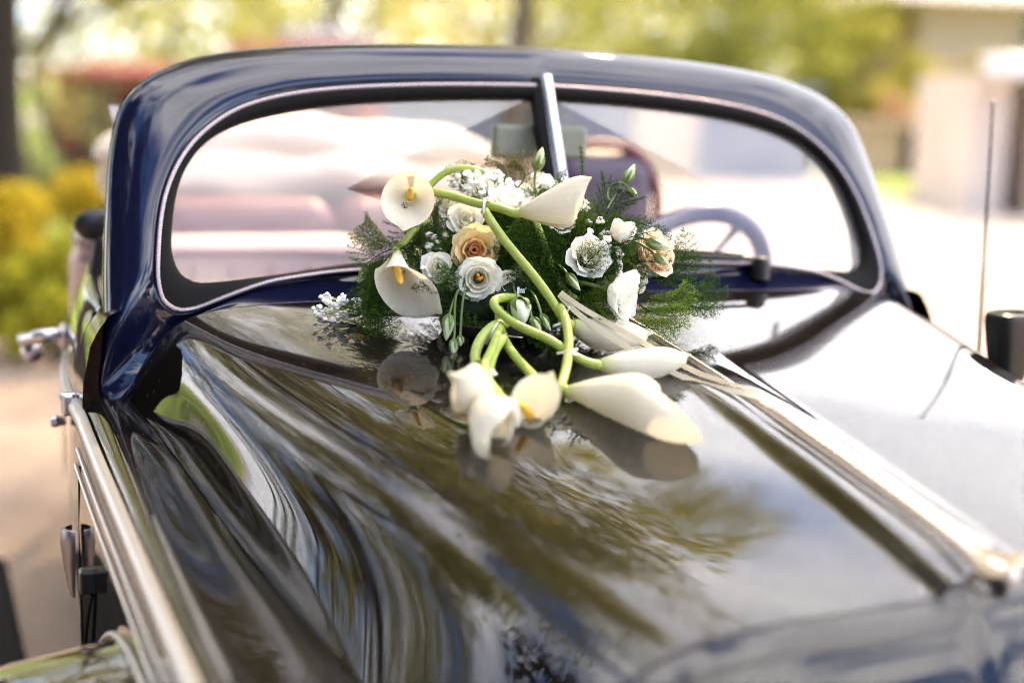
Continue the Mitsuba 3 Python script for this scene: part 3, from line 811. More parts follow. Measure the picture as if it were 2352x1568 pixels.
# low red outbuilding at the left, behind the tree
R = fresh('red_shed')
put(R + '__wall', box(-6.6, -5.25, 20.4, 22.4, .42, 1.50), 'brick_red', smooth=False)
put(R + '__base', box(-6.55, -5.3, 20.5, 22.3, 0, .42), 'dark_wood', smooth=False)
rf = [(-6.7, 20.25, 1.46), (-5.15, 20.25, 1.46), (-5.15, 22.6, 1.62), (-6.7, 22.6, 1.62)]
put(R + '__roof', (np.vstack([rf, np.array(rf) + [0, 0, .10]]), np.array([(0, 2, 1), (0, 3, 2), (4, 5, 6), (4, 6, 7), (0, 1, 5), (0, 5, 4), (1, 2, 6), (1, 6, 5), (2, 3, 7), (2, 7, 6), (3, 0, 4), (3, 4, 7)])), 'roof_red', smooth=False)
put(R + '__door', box(-6.25, -5.65, 20.36, 20.4, .45, 1.36), 'dark_wood', smooth=False)
tag(R, 'low rust red shed half hidden by the tree at the left', 'shed')
# long barn with a red roof behind the windscreen
B = fresh('barn')
put(B + '__wall', box(-7.0, 2.3, 37.5, 43, 0, 1.85), 'grey_wall', smooth=False)
rf = [(-5.4, 36.9, 1.95), (2.7, 36.9, 1.95), (2.7, 43.6, 1.95), (-5.4, 43.6, 1.95), (-5.4, 40.2, 3.45), (2.7, 40.2, 3.45)]
put(B + '__flat_roof', box(-3.45, 2.6, 37.2, 43.2, 1.855, 1.97), 'grey_wall', smooth=False)
tag(B, 'long low grey barn with a flat roof seen through the windscreen', 'barn')
RB = fresh('red_barn')
put(RB + '__wall', box(-4.65, -2.45, 22.4, 25.4, 0, 1.75), 'brick_red', smooth=False)
rf = [(-4.9, 22.0, 1.72), (-2.25, 22.0, 1.72), (-2.25, 25.8, 1.72), (-4.9, 25.8, 1.72), (-4.6, 23.9, 2.22), (-2.5, 23.9, 2.22)]
put(RB + '__roof', (np.array(rf), np.array([(0, 1, 5), (0, 5, 4), (2, 3, 4), (2, 4, 5), (1, 2, 5), (3, 0, 4), (0, 2, 1), (0, 3, 2)])), 'roof_red', smooth=False)
put(RB + '__sunlit_top', box(-4.0, -2.5, 23.7, 24.1, 2.2, 2.36), 'white_sheet', smooth=False)  # white box puts the sunlit top of the roof into colour
put(RB + '__door', box(-4.1, -3.1, 22.35, 22.4, 0, 1.6), 'dark_wood', smooth=False)
tag(RB, 'low barn with a dark red roof and a white strip for its sunlit top, seen just over the windscreen', 'barn')
# blue grey garage seen through the right pane
Gk = fresh('garage')
put(Gk + '__wall', box(0.9, 5.6, 27.5, 33, 0, 1.7), 'grey_wall', smooth=False)
put(Gk + '__door', box(2.2, 3.4, 27.44, 27.5, 0, 1.55), 'cream_cloth', smooth=False)
put(Gk + '__roof', box(0.8, 5.7, 27.3, 33.2, 1.705, 1.8), 'grey_wall', smooth=False)
tag(Gk, 'blue grey garage with a pale yellow door seen through the windscreen', 'garage')
# ------------------------------------------------------------------ the bouquet
scene['petal_white'] = {'type': 'principledthin', 'base_color': VC, 'roughness': 0.45, 'diff_trans': 0.85, 'eta': 1.35}
scene['spathe'] = {'type': 'principledthin', 'base_color': VC, 'roughness': 0.42, 'diff_trans': 0.55, 'eta': 1.38}
scene['stem_green'] = two({'type': 'principled', 'base_color': VC, 'roughness': 0.38, 'specular': 0.45})
scene['spadix_yellow'] = rough((0.78, 0.46, 0.05), 0.7)
scene['bud_green'] = two({'type': 'principled', 'base_color': VC, 'roughness': 0.5})
scene['fern_green'] = {'type': 'principledthin', 'base_color': VC, 'roughness': 0.5, 'diff_trans': 0.8, 'eta': 1.4}
scene['breath_white'] = rough((0.83, 0.82, 0.78), 0.8, sheen=0.3)
scene['thin_stem'] = rough((0.10, 0.16, 0.04), 0.5)
scene['satin'] = {'type': 'principledthin', 'base_color': rgb(0.82, 0.76, 0.60), 'roughness': 0.85, 'spec_trans': 0.0, 'diff_trans': 0.35, 'eta': 1.3}
scene['tie_plastic'] = two({'type': 'principled', 'base_color': rgb(0.78, 0.79, 0.78), 'roughness': 0.3, 'specular': 0.5})
scene['foam_green'] = rough((0.012, 0.022, 0.008), 0.95)
scene['pollen'] = rough((0.65, 0.30, 0.02), 0.8)
scene['dark_eye'] = rough((0.05, 0.035, 0.01), 0.7)

BUNCH = at_pixel(1180, 690, 1.93)


def px(*rows):
    return np.array([at_pixel(*r) for r in rows])


def pv(dx, dy, dz=0.0):
    """A direction from its look in the photograph: right, down, away."""
    v = RIGHT * dx + DOWN * dy + FWD * dz
    return v / np.linalg.norm(v)


GREEN_A, GREEN_B = np.array([.22, .30, .035]), np.array([.35, .42, .10])


def green_stem(key, pts, r, n=40, pale=0.0, name='stem'):
    p = smooth_path(pts, n)
    r = np.broadcast_to(r, (n,)) * (1 + .02 * np.sin(np.linspace(0, 13, n)))
    m = tube(p, r, 14)
    nz = meshkit.fbm(m[0] * 90, 3, 2)[:, None]
    col = GREEN_A * (1 - nz) + GREEN_B * nz + pale * np.array([.25, .25, .15])
    return put(f'{key}__{name}', m, 'stem_green', smooth=True, color=np.clip(col, 0, .9))


def spathe_mesh(base, mouth, lip, R, L_extra=.38, flare=.55, turn_=1.07, r0=.0068, seed=0, open_=1.0, gape=0.0, point=.36, fat=1.25, close=0.0):
    rng = np.random.default_rng(seed)
    base, mouth, lip = map(lambda q: np.asarray(q, float), (base, mouth, lip))
    L = np.linalg.norm(mouth - base); a = (mouth - base) / L
    l = lip - a * (lip @ a); l /= np.linalg.norm(l)
    b = np.cross(a, l)
    ns, nf = 46, 92
    s = np.linspace(0, 1, ns)[:, None]; f = np.linspace(-turn_ * np.pi, turn_ * np.pi, nf)[None]
    c = np.cos(f); half = np.cos(f / 2 * .98)
    side = .5 + .5 * c
    length = L * (1 - .30 + (.30 + L_extra) * (half ** 2))
    ph = rng.random(4) * 6.28
    r = r0 + (R - r0) * (np.sin(np.pi / 2 * s ** fat) ** 1.15) * open_
    r = r + R * flare * s ** 4 * (.35 + .65 * side)
    r = r * (1 - close * np.clip((s - .66) / .34, 0, 1) ** 2)
    z = length * s - R * .42 * s ** 7 * (.3 + .7 * side) * flare * 1.6
    wav = R * .055 * s ** 4 * (np.sin(3 * f + ph[0]) + .6 * np.sin(5 * f + ph[1]))
    tip = np.exp(-(f / .16) ** 2) * s ** 10
    z = z + wav + R * point * tip
    r = r * (1 - .13 * np.clip(f / np.pi, -1.2, 1.2) * (np.abs(f) > 2.2) * (np.abs(f) - 2.2)) + .4 * point * R * tip
    off = gape * R * s ** 2
    P = base + a * z[..., None] + l * (r * c + off)[..., None] * 1.0 + b * (r * np.sin(f))[..., None] * (1 + .0 * s)[..., None]
    v, fc = grid(P)
    sv = np.repeat(s, nf, 1).reshape(-1, 1)
    g = np.clip(1 - sv / .24, 0, 1) ** 1.3
    nz = meshkit.fbm(v * 60, 3, seed)[:, None]
    white = np.array([.76, .725, .60]) * (.96 + .06 * nz)
    col = white * (1 - .72 * g) + np.array([.42, .50, .13]) * .72 * g
    col = col * (1 - .10 * (1 - sv)) + np.array([.10, .085, .0]) * .0
    ff = np.repeat(f, ns, 0).reshape(-1, 1)
    col = col * (1 - .045 * (.5 + .5 * np.sin(ff * 23 + 2 * np.sin(sv * 5))) ** 4)
    spot = np.clip((meshkit.noise(v * 210, seed + 3)[:, None] - .90) / .05, 0, 1) * (sv > .35) * (sv < .75)
    col = col * (1 - .45 * spot) + np.array([.45, .26, .10]) * .45 * spot
    tipc = np.repeat(tip, 1, 0).reshape(-1, 1)
    col = col * (1 - .5 * tipc) + np.array([.45, .5, .15]) * .5 * tipc
    return (v, fc), np.clip(col, 0, .9), a, L


def calla(label, base, mouth, lip, R, stem_pts, seed, spadix=True, stem_r=.0058, tagged=True, spx=None, tail=.005, **k):
    key = fresh('calla_lily')
    m, c, a, L = spathe_mesh(base, mouth, lip, R, seed=seed, **k)
    put(key + '__spathe', m, 'spathe', smooth=True, color=c)
    if spadix:
        p0, p1 = (np.asarray(base) + a * L * .30, np.asarray(base) + a * L * .92) if spx is None else spx
        pts = smooth_path([p0, (p0 + p1) / 2 + np.asarray(lip) * .001, p1], 18)
        mm = tube(pts, np.r_[np.linspace(.0052, .0046, 13), .0042, .0037, .003, .002, .0006], 12)
        v = mm[0] + (meshkit.noise(mm[0] * 1600, 3)[:, None] - .5) * .0009
        put(key + '__spadix', (v, mm[1]), 'spadix_yellow', smooth=True)
    if stem_pts is not None:
        green_stem(key, list(stem_pts) + [np.asarray(base) - a * tail, np.asarray(base) - a * .0005], np.r_[np.full(34, stem_r), np.linspace(stem_r, .0064, 6)])
    tag(key, label, 'calla lily', 'calla lilies of the bouquet')
    return key


calla('open white calla lily facing the camera at the upper left of the bouquet',
      at_pixel(944, 448, 1.897), at_pixel(937, 453, 1.845), pv(-.10, 1, -.12), .0270, px((1180, 452, 1.95), (1100, 392, 1.935), (1050, 387, 1.925), (1010, 405, 1.925), (980, 432, 1.925)), 1, stem_r=.0046, tail=.016,
      flare=.42, L_extra=.35, spx=(at_pixel(942, 452, 1.885), at_pixel(944, 432, 1.838)))
calla('wide lipped calla lily at the lower left of the bouquet, tube pointing up',
      at_pixel(911, 582, 1.865), at_pixel(926, 668, 1.815), pv(.55, .75, -.55), .0240, px((985, 505, 1.90), (948, 533, 1.885), (922, 562, 1.872)), 2, stem_r=.0050,
      flare=.85, L_extra=.50, spx=(at_pixel(910, 612, 1.84), at_pixel(921, 652, 1.80)))
calla('long ivory calla lily lying sideways at the top of the bouquet, thin tip pointing up',
      at_pixel(1196, 488, 1.835), at_pixel(1356, 452, 1.805), pv(.10, -.72, -.68), .0290, px((978, 441, 1.918), (1030, 448, 1.885), (1109, 470, 1.845), (1160, 482, 1.837)), 3,
      flare=.22, L_extra=.10, spadix=False, turn_=1.12, point=.16, fat=.95, close=.25)
calla('upper of the two slim calla lilies under the satin ribbon at the right',
      at_pixel(1316, 746, 1.80), at_pixel(1450, 782, 1.84), pv(.15, -.75, -.65), .0225, px((1112, 482, 1.835), (1200, 602, 1.815), (1280, 710, 1.80)), 4,
      flare=.30, L_extra=.22, spadix=False, fat=.75, close=.42)
calla('lower of the two slim calla lilies under the satin ribbon, next to the chrome strip',
      at_pixel(1379, 837, 1.735), at_pixel(1540, 836, 1.782), pv(.15, -.65, -.7), .0215, px((1195, 688, 1.83), (1155, 684, 1.81), (1134, 697, 1.79), (1163, 730, 1.778), (1270, 785, 1.752)), 5,
      flare=.28, L_extra=.20, spadix=False, fat=.72, close=.45)
calla('biggest calla lily lying on the bonnet at the front right, mirrored in the paint',
      at_pixel(1308, 898, 1.655), at_pixel(1588, 954, 1.550), pv(.30, .75, -.60), .0335, px((1286, 705, 1.80), (1306, 800, 1.735), (1294, 868, 1.69)), 6,
      flare=.20, L_extra=.16, spadix=False, fat=.85, point=.05, close=.38)
calla('blurred calla lily at the front with its orange spadix showing, right of the front pair',
      at_pixel(1228, 988, 1.600), at_pixel(1226, 915, 1.560), pv(.50, -1, -.15), .0205, px((1150, 700, 1.84), (1157, 776, 1.78), (1213, 851, 1.70), (1240, 920, 1.645)), 7,
      flare=.50, L_extra=.30, spx=(at_pixel(1218, 955, 1.58), at_pixel(1190, 925, 1.548)))
calla('blurred calla lily at the front left with its white lobe turned up',
      at_pixel(1135, 925, 1.555), at_pixel(1052, 880, 1.545), pv(-.25, -.35, -.9), .0290, px((1165, 722, 1.83), (1151, 743, 1.79), (1128, 808, 1.72), (1118, 868, 1.65)), 8,
      flare=.25, L_extra=.30, spadix=False, fat=.8, close=.4)
calla('lowest blurred calla lily at the front, hanging just above the bonnet',
      at_pixel(1092, 925, 1.545), at_pixel(1158, 1000, 1.490), pv(.15, .45, -.88), .0330, px((1157, 776, 1.76), (1128, 830, 1.71), (1110, 880, 1.63)), 9,
      flare=.30, L_extra=.30, spadix=False, fat=.8, close=.4)


# --- roses and lisianthus: cupped petals in whorls
def petal(center, axis, az, ell, half, psi, R0, z0, ruffle, seed, curl=0.0):
    """psi: three angles from the axis (base, middle, tip) in degrees; half: half width in radians at the widest."""
    rng = np.random.default_rng(seed)
    axis = np.asarray(axis, float) / np.linalg.norm(axis)
    e1 = np.cross(axis, [.3, .2, .9]); e1 /= np.linalg.norm(e1); e2 = np.cross(axis, e1)
    h = np.linspace(0, 1, 14); w = np.linspace(-1, 1, 15)
    ang = np.radians(np.interp(h, [0, .5, 1], psi))
    dr_, dz_ = np.sin(ang) * ell / 13, np.cos(ang) * ell / 13
    rho = R0 + np.r_[0, np.cumsum(dr_[:-1])]; z = z0 + np.r_[0, np.cumsum(dz_[:-1])]
    width = half * np.clip(h * 3.2, .35, 1) ** .6 * np.sqrt(np.clip(1 - np.clip((h - .62) / .40, 0, 1) ** 2.2, .03, 1))
    ph = rng.random(4) * 6.28
    W = w[None, :]; H = h[:, None]
    th = az + W * width[:, None]
    rr = rho[:, None] * (1 + .05 * W ** 2) + ell * ruffle * H ** 2 * (np.sin(2.6 * W + ph[0]) * .75 + np.sin(5.5 * W + ph[1]) * .25) + ell * curl * np.abs(W) ** 3 * H
    zz = z[:, None] + ell * ruffle * .9 * H ** 2 * (np.sin(3.2 * W + ph[2]) * .6 + np.sin(7 * W + ph[3]) * .28) - .04 * ell * W ** 2
    rr = np.maximum(rr, .0006)
    P = np.asarray(center) + (rr * np.cos(th))[..., None] * e1 + (rr * np.sin(th))[..., None] * e2 + zz[..., None] * axis
    m = grid(P)
    return m, np.repeat(h, 15)


def bloom(name, label, cat, group, center, axis, R, whorls, cols, seed, ruffle=.05, stem_to=None, eye=False, stem=True):
    """whorls: (petal count, length, half width, angles, base radius, base height), lengths in units of R, the inner ones first."""
    rng = np.random.default_rng(seed)
    key = fresh(name)
    a = np.asarray(axis, float) / np.linalg.norm(axis)
    az0 = rng.random() * 6.28
    nw = len(whorls)
    for wi, (cnt, ell, half, psi, r0, z0) in enumerate(whorls):
        az0 += rng.random() * 2
        for q in range(cnt):
            ps = np.array(psi) + rng.normal(size=3) * 5
            m, h = petal(np.asarray(center) - a * R * .45, a, az0 + q * 2 * np.pi / cnt + rng.normal() * .12, R * ell * (1 + rng.normal() * .05), half, ps, R * r0, R * z0, ruffle, seed * 50 + wi * 9 + q)
            g = wi / max(nw - 1, 1)
            base = np.asarray(cols[0]) * (1 - g) + np.asarray(cols[1]) * g
            col = base[None] * (.97 + .05 * rng.random()) * np.ones((len(h), 1))
            t = np.clip(1 - h / .35, 0, 1)[:, None]
            col = col * (1 - .5 * t) + np.asarray(cols[2]) * .5 * t
            put(key + '__petal', m, 'petal_white', smooth=True, color=np.clip(col, 0, .9))
    if eye:
        put(key + '__centre', ball(np.asarray(center) - a * R * .12, R * .26, 2), 'dark_eye', smooth=True)
        st = [tube([np.asarray(center) - a * R * .1, np.asarray(center) + a * R * .12 + d], .0012, 6) for d in rng.normal(size=(6, 3)) * R * .09]
        put(key + '__stamens', join(*st, *[ball(np.asarray(center) + a * R * .13 + d, .0022, 1) for d in rng.normal(size=(5, 3)) * R * .09]), 'pollen', smooth=True)
    b = np.asarray(center) - a * R * .5
    put(key + '__calyx', lathe([(R * .06, -R * .5), (R * .22, -R * .25), (R * .34, R * .05), (R * .36, R * .18)], b, a, 12), 'thin_stem', smooth=True)
    if stem:
        e = BUNCH if stem_to is None else stem_to
        put(key + '__stem', tube(smooth_path([b - a * R * .3, b - a * R * 1.1, e], 12), .0028, 7), 'thin_stem', smooth=True)
    tag(key, label, cat, group)
    return key


WHITE = ((.91, .88, .76), (.94, .92, .86), (.82, .84, .56))
PEACH = ((.93, .55, .30), (.90, .76, .42), (.82, .72, .32))
BLUSH = ((.88, .62, .42), (.88, .70, .54), (.82, .76, .50))
ROSE_W = [(3, .62, 1.3, (40, 2, -28), .05, .18), (3, .78, 1.2, (58, 4, -14), .10, .12), (4, .92, 1.05, (72, 8, 10), .14, .06), (5, 1.06, .92, (84, 16, 62), .16, .0), (5, 1.16, .80, (92, 34, 100), .18, -.05)]
LISI_W = [(3, .80, 1.35, (48, 2, -20), .08, .14), (3, 1.0, 1.3, (66, 6, -2), .12, .08), (4, 1.14, 1.15, (80, 14, 34), .15, .02), (4, 1.22, 1.1, (90, 28, 70), .17, -.05)]
OPEN_W = [(4, .74, 1.35, (50, 4, -6), .30, .16), (4, .96, 1.25, (72, 10, 30), .32, .06), (5, 1.10, 1.05, (86, 22, 74), .33, .0), (5, 1.18, .95, (92, 36, 98), .34, -.05)]
TULIP_W = [(3, 1.0, 1.25, (52, 2, -30), .06, .1), (3, 1.28, 1.25, (74, 4, -22), .12, .02), (4, 1.42, 1.1, (86, 6, -8), .16, -.06)]
RUFF_W = [(6, .9, .7, (50, 20, 30), .05, .1), (7, 1.05, .6, (65, 34, 60), .08, .05), (8, 1.15, .6, (78, 50, 90), .1, 0)]
LG = 'white lisianthus flowers of the bouquet'
RG = 'roses of the bouquet'
bloom('rose', 'peach rose with an orange heart above the open white flower', 'rose', RG, at_pixel(1090, 574, 1.850), pv(.12, .05, -1), .0270, ROSE_W, PEACH, 11, .035)
bloom('rose', 'pale blush rose at the right of the bouquet behind two green buds', 'rose', RG, at_pixel(1500, 584, 1.90), pv(.55, -.20, -.45), .0385, ROSE_W[:4], BLUSH, 12, .03)
bloom('lisianthus', 'open white flower with a dark centre and orange stamens, middle of the bouquet', 'lisianthus', LG, at_pixel(1099, 640, 1.825), pv(.05, .10, -1), .0222, OPEN_W, WHITE, 13, .05, eye=True)
bloom('lisianthus', 'white lisianthus right above the peach rose', 'lisianthus', LG, at_pixel(1070, 506, 1.87), pv(-.25, -.35, -1), .0230, LISI_W, WHITE, 14, .07)
bloom('lisianthus', 'small creamy white flower left of the open dark centred one', 'lisianthus', LG, at_pixel(1005, 614, 1.842), pv(-.2, -.1, -1), .0195, LISI_W, WHITE, 15, .07)
bloom('lisianthus', 'white lisianthus behind the cable tie, under the small white blossoms at the top', 'lisianthus', LG, at_pixel(1168, 460, 1.895), pv(.1, -.8, -.6), .0245, LISI_W, WHITE, 16, .08)
bloom('lisianthus', 'blurred white flower at the very top of the bouquet in front of the centre post', 'lisianthus', LG, at_pixel(1248, 416, 1.98), pv(.3, -1, -.3), .0180, LISI_W, WHITE, 17, .09)
bloom('lisianthus', 'egg shaped half closed white flower beside the steering wheel', 'lisianthus', LG, at_pixel(1430, 534, 1.862), pv(.35, -1, -.25), .0250, TULIP_W, WHITE, 18, .05)
bloom('lisianthus', 'fluffy white flower with fern threads across it, left of the blush rose', 'lisianthus', LG, at_pixel(1352, 590, 1.842), pv(.25, -.25, -.9), .0265, LISI_W, WHITE, 19, .08)
bloom('lisianthus', 'wide ruffled white flower at the right, above the slim calla lilies', 'lisianthus', LG, at_pixel(1428, 676, 1.82), pv(.92, .30, -.35), .0310, [(3, .9, 1.25, (55, 8, -10), .1, .05), (3, 1.25, 1.3, (72, 14, 20), .14, 0), (4, 1.4, 1.15, (86, 24, 50), .16, -.05)], WHITE, 20, .09)
bloom('lisianthus', 'small white flower half hidden in the fern under the long ivory calla lily', 'lisianthus', LG, at_pixel(1288, 512, 1.90), pv(.2, -.6, -.8), .0165, LISI_W, WHITE, 21, .08)
bloom('lisianthus', 'white flower partly covered by the green stem, left of the top cluster', 'lisianthus', LG, at_pixel(1034, 468, 1.90), pv(-.3, -.4, -.9), .0175, LISI_W, WHITE, 22, .07)
bloom('lisianthus', 'loose white petals right beside the open dark centred flower', 'lisianthus', LG, at_pixel(1160, 654, 1.842), pv(.7, .2, -.7), .0175, LISI_W[1:], WHITE, 23, .08)
bloom('lisianthus', 'white flower behind the ruffled one at the lower right of the bouquet', 'lisianthus', LG, at_pixel(1395, 640, 1.875), pv(.3, -.3, -.9), .017, LISI_W, WHITE, 24, .08)


for q, (x, y, d, R, ax, lab) in enumerate([
        (1212, 628, 1.858, .0150, (.1, .1, -1), 'small white flower deep in the fern beside the diagonal stem'),
        (1128, 545, 1.885, .0150, (.2, -.3, -1), 'white flower peeping out between the peach rose and the top stem'),
        (952, 600, 1.90, .0150, (-.5, -.2, -.8), 'small white flower behind the tube of the left calla lily'),
        (1330, 470, 1.94, .0160, (.4, -.8, -.5), 'white flower behind the lip of the long ivory calla lily'),
        (1462, 640, 1.89, .0165, (.6, .1, -.7), 'white flower under the blush rose at the right edge'),
        (1215, 432, 1.965, .0170, (.2, -1, -.4), 'white flower at the top between the blossom cluster and the centre post')]):
    bloom('lisianthus', lab, 'lisianthus', LG, at_pixel(x, y, d), pv(*ax), R, LISI_W, WHITE, 230 + q, .07)


def bud(label, tip, base, r, stem_pts, seed, pale=.3, name='flower_bud'):
    key = fresh(name)
    tip, base = np.asarray(tip), np.asarray(base)
    a = tip - base; L = np.linalg.norm(a); a /= L
    rng = np.random.default_rng(seed)
    prof = [(.12, 0), (.62, .08), (.95, .25), (1.0, .42), (.82, .62), (.55, .8), (.26, .93), (.04, 1.0)]
    m = lathe([(r * q, L * s) for q, s in prof], base, a, 14)
    e1 = np.cross(a, [.2, .3, .9]); e1 /= np.linalg.norm(e1); e2 = np.cross(a, e1)
    rel = m[0] - base; th = np.arctan2(rel @ e2, rel @ e1); s = (rel @ a) / L
    v = m[0] + (rel - np.outer(rel @ a, a)) * (.10 * np.sin(3 * th + 5 * s))[:, None]
    tcol = np.clip(.5 + .5 * np.sin(3 * th + 5 * s), 0, 1)[:, None] * pale + np.clip(s, 0, 1)[:, None] * pale
    col = np.array([.20, .30, .06]) * (1 - np.clip(tcol, 0, 1)) + np.array([.80, .82, .62]) * np.clip(tcol, 0, 1)
    put(key + '__bud_petals', (v, m[1]), 'bud_green', smooth=True, color=col)
    sep = []
    for q in range(5):
        d = math.cos(q * 1.257) * e1 + math.sin(q * 1.257) * e2
        sep.append(ribbon(smooth_path([base - a * .001, base + a * L * .2 + d * r * 1.05, base + a * L * .62 + d * r * 1.0], 6), np.cross(a, d), np.array([.5, 1, .9, .7, .45, .1]) * r * .9, .0006))
    put(key + '__sepals', join(*sep), 'thin_stem')
    put(key + '__stem', tube(smooth_path(list(stem_pts) + [base], 16), .0017, 7), 'thin_stem', smooth=True)
    tag(key, label, 'flower bud', 'green and cream buds of the bouquet')


bud('green bud standing up in front of the windscreen post', at_pixel(1246, 338, 1.965), at_pixel(1231, 392, 1.96), .0072, px((1240, 470, 1.94), (1228, 425, 1.955)), 1)
bud('upright green bud right of the long ivory calla lily', at_pixel(1458, 377, 1.92), at_pixel(1435, 420, 1.915), .0065, px((1395, 480, 1.90), (1412, 450, 1.91)), 2)
bud('small nodding bud below the upright one at the right', at_pixel(1464, 452, 1.91), at_pixel(1442, 431, 1.912), .0055, px((1400, 460, 1.90), (1408, 425, 1.91), (1425, 420, 1.912)), 3)
bud('pointed pale green bud in front of the blush rose, the upper of two', at_pixel(1540, 571, 1.852), at_pixel(1486, 553, 1.856), .0072, px((1440, 560, 1.88), (1460, 543, 1.862)), 4, .5)
bud('pointed green bud in front of the blush rose, the lower of two', at_pixel(1535, 609, 1.855), at_pixel(1504, 585, 1.855), .0058, px((1438, 553, 1.885), (1470, 560, 1.865), (1490, 573, 1.858)), 5, .2)
bud('cream bud at the left of the open dark centred flower', at_pixel(1034, 662, 1.83), at_pixel(1056, 636, 1.838), .0115, px((1120, 660, 1.88), (1080, 635, 1.85)), 6, 1.0)
bud('cream bud below the stems in the middle of the bouquet', at_pixel(1206, 742, 1.80), at_pixel(1188, 688, 1.815), .0135, px((1175, 640, 1.88), (1182, 668, 1.83)), 7, 1.0)
bud('hanging green bud at the lower left, longest of the drooping ones', at_pixel(1025, 782, 1.80), at_pixel(1032, 722, 1.81), .0072, px((1060, 655, 1.84), (1046, 680, 1.82)), 8)
bud('thin hanging bud at the lower left, inner one of the drooping pair', at_pixel(1042, 818, 1.79), at_pixel(1042, 778, 1.80), .0050, px((1075, 672, 1.83), (1056, 664, 1.82), (1044, 720, 1.81)), 9)
bud('little hanging bud beside the drooping pair at the lower left', at_pixel(1058, 795, 1.795), at_pixel(1057, 772, 1.80), .0042, px((1080, 690, 1.83), (1070, 668, 1.82), (1060, 720, 1.81)), 10)
bud('small green bud hanging below the cream bud in the middle', at_pixel(1243, 765, 1.79), at_pixel(1222, 730, 1.80), .0060, px((1215, 690, 1.83), (1217, 705, 1.815)), 11)
bud('thin bud on a bent stalk between the cream bud and the slim calla stem', at_pixel(1265, 760, 1.79), at_pixel(1243, 722, 1.80), .0045, px((1215, 665, 1.84), (1228, 680, 1.82)), 12)
bud('pale green bud tucked in the fern at the far left of the bouquet', at_pixel(823, 650, 1.90), at_pixel(843, 618, 1.90), .0055, px((910, 600, 1.93), (870, 600, 1.91)), 13)
bud('narrow green bud among the stems in the middle right', at_pixel(1333, 668, 1.81), at_pixel(1303, 628, 1.83), .0050, px((1265, 600, 1.87), (1285, 610, 1.85)), 14)
# a bare bent stem among the ferns
k = fresh('cut_stalk')
green_stem(k, px((1228, 500, 1.88), (1250, 560, 1.87), (1272, 620, 1.86), (1292, 660, 1.85), (1330, 690, 1.845)), .0046)
tag(k, 'bare green stalk among the ferns right of the long diagonal stem', 'stalk')
for lab, pts, rr in (('pale curved stem at the lower left of the front trio', ((1165, 742, 1.80), (1115, 765, 1.77), (1095, 800, 1.75), (1096, 838, 1.72)), .0066), ('short thick stem behind the cable ties at the lower right', ((1290, 700, 1.86), (1240, 712, 1.87), (1200, 725, 1.88)), .0070)):
    k = fresh('cut_stalk')
    green_stem(k, px(*pts), rr, pale=.12)
    tag(k, lab, 'stalk')


# --- ferns
def fern_spray(path, spread, length, n_br, normal, rng, dens=1.0, col=((.016, .042, .008), (.060, .125, .022)), needle=.0062, droop=.0):
    """A feathery spray: a stalk, flat side twigs and fine needles."""
    p = smooth_path(path, n_br)
    t, _, _ = frames(p)
    n = np.asarray(normal, float)
    stalk = tube(p, np.linspace(.0012, .0004, n_br), 5)
    q0, q1 = [], []
    twigs = [stalk]
    for i in range(1, n_br):
        s = i / (n_br - 1)
        lat = np.cross(t[i], n); lat /= np.linalg.norm(lat) + 1e-9
        ln = length * (math.sin(math.pi * min(1, s * .92 + .08)) ** .7) * (.8 + .4 * rng.random())
        for sg in (-1, 1):
            d = lat * sg * spread + t[i] * (1.15 - .4 * spread) + n * rng.normal() * .18
            d /= np.linalg.norm(d)
            e = p[i] + d * ln + np.array([0, 0, -droop * ln])
            twigs.append(tube([p[i], (p[i] + e) / 2 + n * rng.normal() * .001, e], [.0004, .0003, .00015], 3, cap=False))
            m = max(4, int(ln / .0015 * dens))
            f = np.linspace(.08, 1, m)[:, None]
            b = p[i] + (e - p[i]) * f
            for rep in range(2):
                side = np.cross(d, n) * (1 if rep else -1)
                nd = side * .85 + d * .75 + rng.normal(size=(m, 3)) * .38
                nd /= np.linalg.norm(nd, axis=1, keepdims=True)
                q0.append(b); q1.append(b + nd * needle * (.6 + .6 * rng.random((m, 1))) * (1.1 - .5 * f))
    a, b = np.vstack(q0), np.vstack(q1)
    dd = b - a
    w = np.cross(dd, rng.normal(size=dd.shape)); w /= np.linalg.norm(w, axis=1, keepdims=True) + 1e-12
    hw = .00062
    mid = a + dd * .45
    v = np.stack([a, mid + w * hw, b, mid - w * hw], 1).reshape(-1, 3)
    kk = np.arange(len(a))[:, None] * 4
    f = np.vstack([kk + [0, 1, 2], kk + [0, 2, 3]])
    mixv = np.clip(.35 + .35 * rng.random() + .3 * rng.normal(size=len(a)) * .5, 0, 1)[:, None]
    cc = np.asarray(col[0]) * (1 - mixv) + np.asarray(col[1]) * mixv
    tw = join(*twigs)
    return join((v, f), tw), np.vstack([np.repeat(cc, 4, 0), np.tile(np.asarray(col[0]) * 1.2, (len(tw[0]), 1))])


rng = np.random.default_rng(21)
FERN_G = 'asparagus fern sprays packed between the flowers'
FERN_L = 'dark green feathery asparagus fern spray packed between the flowers'


def fern(pts, spread=.8, length=.045, n=13, label=None, **k):
    key = fresh('fern_spray')
    if 'col' not in k:
        q = rng.random()
        k['col'] = ((.016, .042, .008), (.060, .125, .022)) if q < .55 else (((.024, .055, .012), (.095, .17, .035)) if q < .85 else ((.05, .075, .015), (.16, .21, .05)))
    p = px(*pts)
    ax = p[-1] - p[0]
    nrm = -FWD + .25 * RIGHT * rng.normal() + .3 * np.array([0, 0, 1.0])
    m, c = fern_spray(p, spread, length, n, nrm / np.linalg.norm(nrm), rng, **k)
    put(key, m, 'fern_green', smooth=False, color=c)
    tag(key, label or FERN_L, 'fern', FERN_G)


